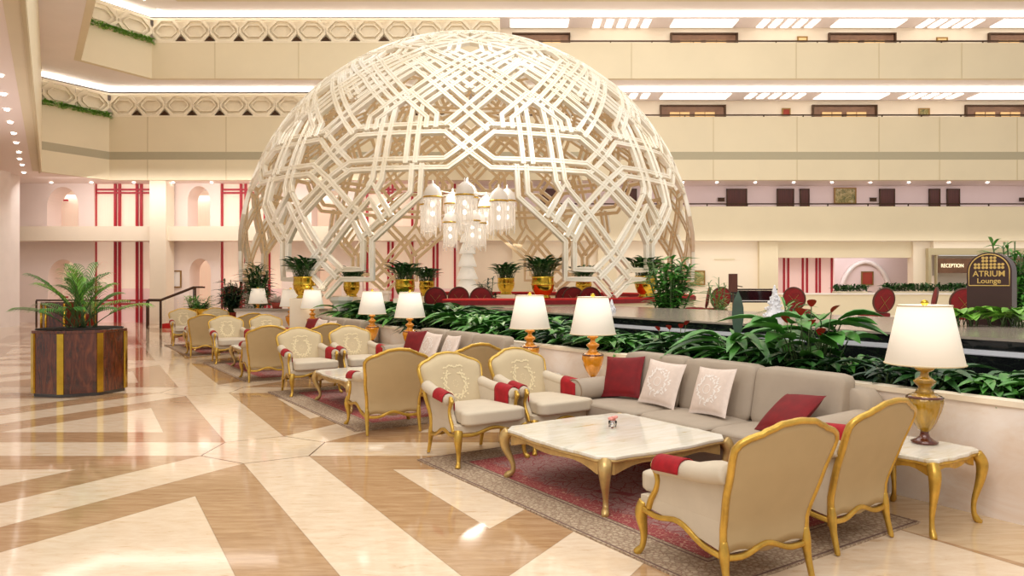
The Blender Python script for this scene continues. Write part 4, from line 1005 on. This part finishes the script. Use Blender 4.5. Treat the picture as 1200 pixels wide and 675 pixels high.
def frond(mb, base, az, L, lift, leaves=26, lw=.022, ll=.30, droop=1.0):
    pts = []; n = 12
    for i in range(n+1):
        t = i/n; r_ = L*(math.cos(lift)*t+.12*t*t); z = L*(math.sin(lift)*t*1.1-droop*.34*t*t)
        pts.append(Vector((base[0]+r_*math.cos(az), base[1]+r_*math.sin(az), base[2]+z)))
    mb.cur = 1; mb.sweep(pts, circ(.007, 5), scales=[1.3-.9*i/n for i in range(n+1)]); mb.cur = 0
    for k in range(leaves):
        t = .3+.7*k/leaves; f = t*n; i = min(n-1, int(f)); p = pts[i].lerp(pts[i+1], f-i); d = (pts[i+1]-pts[i]).normalized()
        sd = d.cross(Vector((0, 0, 1))).normalized(); ln = ll*(math.sin(math.pi*min(1, (t-.12)/.9))**.6+.15)
        for sg in (-1, 1):
            dr = (d*.75+sd*sg*.6+Vector((0, 0, .15))).normalized(); wv = dr.cross(Vector((0, 0, 1))).normalized()*lw
            a = p; b = p+dr*ln*.4+Vector((0, 0, .01)); c = p+dr*ln*.75+Vector((0, 0, -.03*droop)); e = p+dr*ln+Vector((0, 0, -.10*droop*ln/.3))
            mb.add([a-wv*.3, a+wv*.3, b+wv, b-wv, c+wv*.8, c-wv*.8, e], [(0, 1, 2, 3), (3, 2, 4, 5), (5, 4, 6)], False)
palm = thing('areca_palm', 'feathery green palm growing in the octagonal walnut planter', 'palm', (PX, PY, 1.0))
for k in range(26):
    mb = MB(); az = k*2.39996+.3; L = 1.0+.42*rnd.random(); lift = 1.0+.5*rnd.random() if k > 7 else .75; L *= 1 if k > 8 else .8
    b = (.25*math.cos(az*1.7)*rnd.random(), .25*math.sin(az*1.7)*rnd.random(), 0)
    frond(mb, b, az, L, lift, 13, .011, .30, 1.15); mb.build('frond', ['leaf_mid' if k % 3 else 'leaf_light', 'stem'], palm)
pot2 = thing('octagonal_planter', 'second wooden octagonal planter standing behind the first near the arch', 'planter', (X(80, 24), 24, 0), 0)
MB().prism(octo(.755), .0, 1.03).build('wooden_body', 'walnut', pot2); MB().prism(octo(.775), 1.03, 1.08).build('rim', 'walnut', pot2)
for x, y in octo(.76): q = MB(); q.lathe([(.035, 0), (.035, 1.03)], 6, (x, y, 0)); q.build('brass_strip', 'brass', pot2)

# ------------------------------------------------------------------ plants
def blade(mb, base, az, L, W, rise, droop, fold=.25, segs=5):
    """one arching leaf"""
    vs = []; ca, sa = math.cos(az), math.sin(az)
    for i in range(segs+1):
        t = i/segs; r_ = L*t*math.cos(rise)*(1+.25*t); z = L*(t*math.sin(rise)-droop*t*t)
        wd = W*math.sin(math.pi*min(1, .08+.92*t))**.8 if i < segs else .002
        c = Vector((base[0]+r_*ca, base[1]+r_*sa, base[2]+z)); sd = Vector((-sa, ca, 0))
        vs += [c-sd*wd+Vector((0, 0, wd*fold*2)), c, c+sd*wd+Vector((0, 0, wd*fold*2))]
    fs = []
    for i in range(segs):
        a = i*3; fs += [(a, a+1, a+4, a+3), (a+1, a+2, a+5, a+4)]
    mb.add(vs, fs, True)
def clump(seed, n, L, W, spread, rise=(.5, 1.3), droop=.5, m='leaf_dark', stalk=.0, flowers=0):
    rnd = random.Random(seed); mb = MB(); st = MB()
    for k in range(n):
        az = k*2.39996+rnd.random()*.6; rr = spread*math.sqrt(rnd.random()); b = [rr*math.cos(az*1.3), rr*math.sin(az*1.3), 0]
        ri = rise[0]+(rise[1]-rise[0])*rnd.random(); l_ = L*(.7+.5*rnd.random())
        if stalk:
            h = stalk*(.5+.8*rnd.random()); tip = (b[0]+h*.35*math.cos(az), b[1]+h*.35*math.sin(az), h)
            st.sweep([b, ((b[0]+tip[0])/2, (b[1]+tip[1])/2, h*.6), tip], circ(.005, 4)); b = tip; ri *= .45
        blade(mb, b, az+.3*rnd.random(), l_, W*(.8+.4*rnd.random()), ri, droop)
    return mb, st
def plant(seed, label, name='leafy_plant', m='leaf_dark', group=None, **kw):
    r = thing(name, label, 'plant', group=group); mb, st = clump(seed, m=m, **kw)
    mb.build('foliage', m, r)
    if st.v: st.build('stems', 'stem', r)
    return r
kinds = [plant(1, '', m='leaf_dark', n=40, L=.30, W=.05, spread=.15, stalk=.20, droop=.4, rise=(.6, 1.35)), plant(2, '', m='leaf_mid', n=40, L=.32, W=.045, spread=.16, stalk=.18, droop=.45, rise=(.6, 1.35)),
         plant(3, '', m='leaf_black', n=40, L=.26, W=.028, spread=.16, stalk=.20, droop=.4), plant(4, '', m='leaf_dark', n=46, L=.34, W=.02, spread=.12, stalk=.08, droop=.5, rise=(.6, 1.4))]
used = [False]*4; rnd = random.Random(21)
def put(k, loc, s, label, group):
    if used[k]: o = dup(kinds[k], loc, rnd.random()*6.28, label, group, s)
    else: o = kinds[k]; used[k] = True; o.location = loc; o.rotation_euler = (0, 0, rnd.random()*6); o['label'] = label; o['group'] = group; o.scale = (s,)*3
    return o
secs = [(-4, -.4, 'right of the nearest lamp'), (-.4, 3.2, 'behind the nearest sofa'), (3.2, 8.0, 'behind the second sofa'), (8.0, 13.4, 'behind the third sofa')]
for (ua, ub, lab) in secs:
    u = ua; cnt = 0; grp = 'low leafy plants in the planter '+lab
    while u < ub:
        cnt += 1
        for row, v in enumerate((.42, .76, 1.12) if u < 7 else (.55, .95, 1.3)):
            k = rnd.choice((0, 0, 1, 1, 2, 3))
            put(k, P(v+rnd.uniform(-.08, .08), u+rnd.uniform(-.1, .1)+.16*(row % 2), .73), (.82+.3*rnd.random())*(.95 if u < 3.5 else 1.12 if u < 6 else 1.4 if u < 8 else 1.75)*(1 if row < 1 else .92 if row < 2 or u > 6 else .74), ('broad', 'broad', 'small', 'narrow')[k]+' leafed plant '+lab+', '+('front', 'middle', 'back')[row]+' row, '+nth(cnt)+' from its near end', grp)
        u += .34 if u < 4 else .46 if u < 7 else .56
# the taller foreground plants
pl = plant(31, 'big broad leafed green plant rising behind the nearest sofa middle', 'peace_lily', 'leaf_mid', n=30, L=.46, W=.06, spread=.12, stalk=.24, droop=.55); pl.location = P(.5, 2.0, .74); pl.scale = (1.25,)*3
mb = MB(); blade(mb, (0, 0, .3), 1.2, .42, .05, 1.45, .05, .1); mb.build('tall_pale_leaf', 'leaf_black', pl)
pl2 = plant(32, 'bright green anthurium with red blooms rising behind the nearest sofa right half', 'anthurium', 'leaf_mid', n=30, L=.30, W=.075, spread=.16, stalk=.36, droop=.4); pl2.location = P(.5, 1.15, .74); pl2.scale = (1.3,)*3
def blooms(par, pts, s=.06):
    for (x, y, z, az) in pts:
        mb = MB(); blade(mb, (x, y, z), az, s*1.6, s*.55, .9, .2, .15); b = mb.build('red_bloom', 'flower_red', par)
        MB().sweep([(x*.3, y*.3, 0), (x*.8, y*.8, z*.6), (x, y, z)], circ(.004, 4)).build('stalk', 'stem', b)
blooms(pl2, [(-.12, -.16, .5, 4.2), (-.18, -.05, .44, 4.0), (.0, -.2, .36, 4.6), (-.08, -.2, .42, 4.9), (.1, -.16, .52, 5.2), (-.02, -.1, .56, 4.4)])
pl3 = plant(33, 'dark leafed anthurium with red blooms between big plant and nearer lamps', 'anthurium', 'leaf_dark', n=26, L=.26, W=.05, spread=.16, stalk=.26, droop=.4); pl3.location = P(.5, 2.9, .74)
blooms(pl3, [(-.1, -.16, .42, 4.2), (-.2, -.05, .40, 4.0), (.02, -.2, .44, 4.6), (.1, -.1, .47, 4.9)])
pl4 = plant(34, 'large spreading dark green plant right behind the second nearest lamp', 'peace_lily', 'leaf_dark', n=44, L=.44, W=.055, spread=.25, stalk=.2, droop=.5); pl4.location = P(.8, 6.0, .74)
pl5 = plant(35, 'lush bright green fern mass at the far end of the planter', 'fern', 'leaf_light', n=90, L=.62, W=.03, spread=.5, stalk=.2, droop=.6); pl5.location = P(.8, 12.6, .74)
pl6 = plant(36, 'round leafed light green plant on the pool rim below the lounge sign', 'pothos', 'leaf_light', n=60, L=.20, W=.07, spread=.35, stalk=.14, droop=.5); pl6.location = (X(1155, 8.6), 8.6, 1.19); pl6.scale = (1.25, .7, 1)
for i, (v_, u_) in enumerate(((1.65, 9.8), (1.2, 10.6), (1.65, 11.3), (1.2, 12.0), (1.7, 12.6), (1.3, 9.2))):
    dup(pl4, P(v_, u_, .74), i*1.1, 'tall spreading dark green plant at the far planter end, '+nth(i+1)+' toward the dome foot', 'tall plants at the far planter end', 1.35)
# urns of brass with trailing plants on the ring ledge
def urn(label):
    r = thing('brass_urn', label, 'urn'); MB().lathe([(.0, 0), (.17, 0), (.19, .02), (.15, .06), (.2, .12), (.25, .22), (.265, .34), (.25, .46), (.27, .5), (.24, .51), (.22, .44), (.0, .42)], 28).build('urn_body', 'brass', r)
    MB().lathe([(.262, .30), (.275, .32), (.262, .34)], 28).build('rib', 'brass', r); return r
u0 = None; pf = None
def on_ring(az): a = math.radians(az); return DX+6.42*math.sin(a), DY-6.42*math.cos(a)
spots_ = [(X(476, 17.2), 17.0, .87, 1.33, 'left of the white tower, in front of a smaller urn'), (X(500, 20), 20, .8, 1.33, 'smaller one just right of the leftmost front urn'),
          (X(636, 16.9), 16.9, 1.0, 1.33, 'large front one between tower and right dome foot'), (X(593, 22.5), 22.5, 1.0, 1.33, 'small far one beside the white tower'), (X(684, 21.5), 21.5, .9, 1.33, 'small far one seen inside the right dome foot'),
          (X(757, 18.2), 18.2, 1.05, 1.33, 'behind the bracket of the right dome foot'), (X(412, 19), 19, .8, 1.33, 'seen through the bracket of the left dome foot'), (X(357, 17.2), 17.2, 1.0, 1.33, 'beneath the left bracket of the left dome foot')]
for i, (x, y, s, z, lab) in enumerate(spots_):
    on = abs(math.hypot(x-DX, y-DY)-6.42) < .4
    if u0 is None: u0 = urn(''); o = u0
    else: o = dup(u0, (0, 0, 0), 0)
    o['label'] = 'polished brass urn '+lab; o['group'] = 'brass urns under the dome'; o.location = (x, y, z+.002); o.scale = (s, s, s)
    if pf is None: pf = plant(41, '', 'trailing_plant', 'leaf_dark', n=130, L=.30, W=.042, spread=.24, stalk=.34, droop=.35, rise=(1.0, 2.2)); q = pf
    else: q = dup(pf, (0, 0, 0), i)
    q['label'] = 'bushy plant in the urn '+lab; q['group'] = 'plants in the brass urns'; q.location = (x, y, z+.43*s); q.scale = (s,)*3
    if True:
        d = math.hypot(x-DX, y-DY)
        if not (6.1 < d < 6.75 and x > -1.2):
            r = thing('urn_stand', 'cream stone stand under urn '+lab, 'plinth', (x, y, .5), 0, 'stone stands under brass urns')
            MB().box(-.27*s, .27*s, -.27*s, .27*s, .06, z-.5).build('shaft', 'pale_wall', r); MB().box(-.3*s, .3*s, -.3*s, .3*s, 0, .06).build('base', 'cream_wall', r)
# dark tall shrubs at the left of the dome and other big plants
def tall_plant(label, loc, m, seed, n, H, name='dracaena', L=.34, W=.024, pot_='terracotta'):
    r = thing(name, label, 'plant', loc); rnd = random.Random(seed)
    MB().lathe([(0, 0), (.16, 0), (.22, .3), (.24, .32), (.2, .32), (.19, .28), (0, .27)], 18).build('pot', pot_, r)
    st = MB(); lf = MB()
    for k in range(n):
        a = k*2.4; rr = .05+.3*rnd.random(); h = H*(.35+.65*rnd.random()); tip = Vector((rr*math.cos(a), rr*math.sin(a), h))
        st.sweep([(.03*math.cos(a), .03*math.sin(a), .27), (rr*.6*math.cos(a), rr*.6*math.sin(a), h*.6), tip], circ(.012, 5))
        for q in range(16): 
            f = rnd.random(); b = Vector((.03*math.cos(a), .03*math.sin(a), .27)).lerp(tip, .35+.65*f)
            blade(lf, b, rnd.random()*6.28, L*(.7+.5*rnd.random()), W, .2+1.0*rnd.random(), .45, segs=3)
    st.build('stems', 'stem', r); lf.build('foliage', m, r); return r
tall_plant('dense dark leafed shrub left of the tall bright one by the dome', (X(272, 21.6), 21.6, .5), 'leaf_black', 5, 26, 1.35)
tall_plant('tall dark green shrub with spiky crown at the left foot of the dome', (X(302, 21.0), 21.0, .5), 'leaf_dark', 6, 34, 1.75, L=.42)
tall_plant('dark spiky plant beside the white tower', (X(573, 21), 21, .5), 'leaf_black', 8, 10, 1.35, L=.26)
tall_plant('small green potted plant in a yellow pot near the steps', (X(237, 24.5), 24.5, .5), 'leaf_mid', 9, 10, .8, L=.3, pot_='brass')
tall_plant('small bright potted plant near the steps, left of its twin', (X(226, 25), 25, .5), 'leaf_light', 10, 7, .7, L=.26, pot_='brass')
pp = tall_plant('large loose green potted tree right of the right dome foot', (X(785, 15.2), 15.2, .5), 'leaf_mid', 12, 26, 1.75, 'potted_tree', L=.32, W=.03, pot_='dark_wood'); pp.scale = (1.45, 1.2, 1)
tall_plant('narrow potted palm beside the black piano', (X(843, 17.5), 17.5, .5), 'leaf_mid', 13, 8, 1.35, L=.36, W=.012, pot_='dark_wood')
tall_plant('dark leafy tree behind the lounge sign at the right edge', (X(1188, 12.5), 12.5, .5), 'leaf_mid', 14, 30, 1.95, 'potted_tree', L=.34, W=.032)
tall_plant('dark bushy plant on the lounge floor just right of the piano', (X(930, 11.5), 11.5, .5), 'leaf_mid', 15, 14, .95, L=.36, W=.024)
# hedges on the counter wall
for (a, b, h, lab) in ((1035, 1132, .42, 'long low green hedge along the cream counter near reception'), (978, 1014, .3, 'short low green hedge in front of the arched niche')):
    x0, x1 = X(a, 27.2), X(b, 27.2); r = thing('hedge', lab, 'hedge', (x0, 27.2, 1.31))
    MB().box(0, x1-x0, -.2, .2, 0, .06).build('trough', 'cream_wall', r); lf = MB(); rn = random.Random(4)
    for k in range(int((x1-x0)*170)): blade(lf, (rn.random()*(x1-x0), rn.uniform(-.2, .2), .04+rn.random()*h*.5), rn.random()*6.28, .26, .035, .3+rn.random(), .3, segs=3)
    lf.build('foliage', 'leaf_dark', r)
# green troughs on the slanted gallery corners
for (p, q, z, lab) in ((e2, c2, 11.05, 'strip of bright green leaves on the top slanted gallery corner'), (e1, c1, 8.48, 'strip of bright green leaves on the middle slanted gallery corner')):
    r = thing('balcony_greenery', lab, 'plant', (p[0], p[1], z)); lf = MB(); rn = random.Random(9); d = Vector((q[0]-p[0], q[1]-p[1]))
    for k in range(700): t = rn.random(); blade(lf, (d.x*t+.12*rn.random(), d.y*t-.1*rn.random(), rn.uniform(-.05, .1)), rn.random()*6.28, .17, .03, rn.random()*1.3, .5, segs=2)
    lf.build('foliage', 'leaf_light', r)
    ln = d.length; a = math.atan2(d.y, d.x); t_ = MB().box(0, ln, -.1, .02, 0, .05).build('trough', 'cream_wall', r); t_.rotation_euler = (0, 0, a)
# lounge chairs with round red backs
def red_chair(label):
    t = thing('lounge_chair', label, 'chair', group='round backed red lounge chairs')
    for sx in (-1, 1):
        cabriole([(sx*.22, .22, .42, .022), (sx*.23, .24, .2, .018), (sx*.23, .25, 0, .014)], 'dark_wood', t); cabriole([(sx*.2, -.22, .45, .022), (sx*.2, -.25, .2, .018), (sx*.21, -.3, 0, .014)], 'dark_wood', t)
    MB().sellip((0, 0, .47), (.27, .27, .06), 5, 8, .2).build('seat', 'dark_velvet', t)
    T = lambda p: Vector((p.x, -.27-(p.z-.5)*.2, p.z))
    o = MB().sellip((0, 0, 0), (.26, .035, .27), 2.2, 8).build('backrest', 'dark_velvet', t); o.location = (0, -.32, .80); o.rotation_euler = (math.radians(10), 0, 0)
    ring = [(.265*math.cos(2*math.pi*i/28), 0, .275*math.sin(2*math.pi*i/28)) for i in range(28)]
    q = MB().sweep(ring, circ(.022, 6), closed=True, up=(0, 1, 0)).build('back_frame', 'dark_wood', t); q.location = (0, -.32, .80); q.rotation_euler = (math.radians(10), 0, 0)
    cr = MB(); 
    for s in (-1, 1): cr.sweep([(-s*.12, -.04, -.2), (s*.12, -.04, .1)], circ(.005, 4))
    q = cr.build('back_lacing', 'frame_gold', t); q.location = (0, -.32, .80); q.rotation_euler = (math.radians(10), 0, 0)
    return t
rc = None
for (px, Y, rot, lab) in ((838, 19, 10, 'round red chair back just left of the piano'), (815, 19.5, 80, 'red chair seen edge on beside the round backed one'), (936, 18.5, -40, 'red chair half hidden by plants right of the piano'),
                          (1024, 16.5, 12, 'round red chair back in front of the cream counter'), (1078, 18, 70, 'red chair seen edge on above the nearest lamp shade'), (1124, 15.5, -15, 'red chair partly hidden by the lounge sign'),
                          (512, 18.4, 0, 'red chair back beneath the dome right of the white tower base'), (536, 19.6, 10, 'small red chair back peeking beside the tower'), (566, 18.0, -6, 'red chair back under the dome nearer the red ledge'), (661, 19.5, 5, 'red chair back left of the right dome foot'),
                          (672, 19.2, -5, 'red chair back beside its twin at the right dome foot'), (690, 19.0, 0, 'red chair back inside the right dome foot'), (270, 23.5, 30, 'red chair near the dark shrubs at the far left of the dome')):
    z = .5+(.08 if Y > 17 else 0); 
    if rc is None: rc = red_chair(lab); o = rc
    else: o = dup(rc, (0, 0, 0), 0, lab)
    o.location = (X(px, Y), Y, .502); o.rotation_euler = (0, 0, math.radians(rot))
# piano
r = thing('grand_piano', 'glossy black piano between red chairs beyond the pool', 'piano', (X(878, 20.2), 20.2, .5), math.radians(0))
pl_ = [(-.62, -.4), (.62, -.4), (.66, -.1), (.6, .5), (.35, .9), (0, 1.05), (-.35, .9), (-.6, .5), (-.64, 0)]
MB().prism(pl_, .66, .98).build('body', 'black_gloss', r, bevel=.01); MB().prism([(x*1.02, y*1.02) for x, y in pl_], .99, 1.03).build('lid', 'black_gloss', r, bevel=.006)
MB().box(-.56, .56, -.56, -.4, .66, .70).build('key_slip', 'black_gloss', r); MB().box(-.52, .52, -.54, -.42, .70, .715).build('keyboard', 'white_stone', r)
for x, y in ((-.5, -.3), (.5, -.3), (0, .8)): MB().lathe([(.04, 0), (.035, .1), (.05, .62)], 10, (x, y, 0)).build('leg', 'black_gloss', r)
# menu stand by the piano
r = thing('music_stand', 'brown upright stand board beside the piano', 'stand', (X(859, 17), 17, .5))
MB().lathe([(.14, 0), (.14, .02), (.02, .03), (.015, 1.0)], 12).build('pole', 'bronze', r); MB().box(-.1, .1, -.02, .02, .98, 1.4).build('board', 'dark_wood', r)
MB().sweep([(.1, 0, 1.12), (.22, 0, 1.1)], circ(.012, 6)).build('arm', 'bronze', r)
# lounge sign
YS = 8.9
r = thing('lounge_sign', 'dark brown round topped sign pillar reading ATRIUM Lounge in gold', 'sign', (X(1162, YS), YS, .5), math.radians(-46))
zb, zt = .0, Z(296, YS)-.5; wd = (X(1181, YS)-X(1135, YS))/2*.98; rr = wd
pr_ = [(-wd, 0), (wd, 0), (wd, zt-rr)]+[(rr*math.cos(math.pi*i/20), zt-rr+rr*math.sin(math.pi*i/20)) for i in range(1, 20)]+[(-wd, zt-rr)]
MB().prism(pr_, -.12, .12, T=lambda p: Vector((p.x, p.z, p.y))).build('pillar', 'maroon', r)
k_ = .90; lo = zt-.40
in_ = [(-wd*k_, lo), (wd*k_, lo), (wd*k_, zt-rr)]+[(rr*k_*math.cos(math.pi*i/20), zt-rr+rr*k_*math.sin(math.pi*i/20)) for i in range(1, 20)]+[(-wd*k_, zt-rr)]
MB().sweep([(x, -.124, z) for x, z in in_], RECT(.006, .005), closed=True, up=(0, 1, 0)).build('gold_outline', 'sign_gold', r)
cl = MB()
def clover(x, z, s):
    for dx in (-1, 1):
        for dz in (-1, 1): cl.prism([(s*.47*math.cos(2*math.pi*i/12), s*.47*math.sin(2*math.pi*i/12)) for i in range(12)], 0, .006, T=lambda p, dx=dx, dz=dz: Vector((x+dx*s*.52+p.x, -.120-p.z, z+dz*s*.52+p.y)))
for x, z in ((-.042, 0), (.042, 0), (-.123, -.08), (-.041, -.08), (.041, -.08), (.123, -.08)): clover(x, zt-.085+z, .036)
cl.build('clover_emblem', 'sign_gold', r)
text('ATRIUM', .098, 'sign_gold', r, (0, -.125, zt-.26), (math.pi/2, 0, 0), .003, sx=.95)
text('Lounge', .085, 'sign_gold', r, (0, -.125, zt-.345), (math.pi/2, 0, 0), .003)
# steps and railings at the far left
r = thing('carpeted_steps', 'short flight of red carpeted steps up to the lounge', 'steps', (X(203, 28.2), 28.2, 0))
for i in range(3): MB().box(i*.3, 1.6, -.9, .9, i*.165, (i+1)*.165).build('step', 'red_carpet', r)
def railing(x, y, rz, label, L=1.3, rise=.5):
    r = thing('glass_railing', label, 'railing', (x, y, 0), rz)
    rail = MB(); rail.sweep([(-.5, 0, 1.02), (0, 0, 1.02), (L, 0, 1.02+rise), (L+.35, 0, 1.02+rise)], RECT(.035, .03), up=(0, 0, 1)); rail.build('handrail', 'bronze', r)
    for xx, z0, z1 in ((-.5, 0, 1.0), (0, 0, 1.0), (L, rise, 1.0+rise)): MB().box(xx-.025, xx+.025, -.025, .025, z0, z1).build('post', 'bronze', r)
    MB().add([(0, 0, .1), (L, 0, .1+rise), (L, 0, .95+rise), (0, 0, .95), (0, .012, .1), (L, .012, .1+rise), (L, .012, .95+rise), (0, .012, .95)], [(0, 1, 2, 3), (7, 6, 5, 4), (0, 4, 5, 1), (3, 2, 6, 7), (1, 5, 6, 2), (0, 3, 7, 4)]) if False else None
    q = MB(); q.add([(0, 0, .1), (L, 0, .1+rise), (L, 0, .95+rise), (0, 0, .95), (0, .012, .1), (L, .012, .1+rise), (L, .012, .95+rise), (0, .012, .95)], [(0, 1, 2, 3), (7, 6, 5, 4), (0, 4, 5, 1), (3, 2, 6, 7), (1, 5, 6, 2), (0, 3, 7, 4)]); q.build('glass_pane', 'glass', r)
railing(X(188, 27.3), 27.3, 0, 'bronze railing with glass pane at the near side of the red steps')
railing(X(188, 29.1), 29.15, 0, 'bronze railing with glass pane at the far side of the red steps')
railing(X(58, 28), 28.0, 0, 'bronze railing with glass behind the palm planter', 1.8, 0)
# flowers on a low stone block left of the third lamps
r = thing('flower_pot', 'terracotta pot with white blossoms on the ledge behind the lamps', 'flower pot', (X(325, 19.8), 19.8, 1.0))
MB().lathe([(0, 0), (.12, 0), (.16, .16), (.14, .16), (0, .14)], 14).build('pot', 'terracotta', r)
lf = MB(); rn = random.Random(2)
for k in range(36): blade(lf, (0, 0, .14), rn.random()*6.28, .3, .03, .3+rn.random(), .2, segs=3)
lf.build('white_blossom', 'white_stone', r)
r = thing('stone_block', 'low white marble block wall behind the farthest lamps', 'ledge', (X(325, 19.8), 19.8, .5))
MB().box(-1.0, 1.4, -.3, .3, 0, .44).build('block_body', 'wall_marble', r); MB().box(-1.05, 1.45, -.34, .34, .44, .5).build('block_cap', 'granite', r)
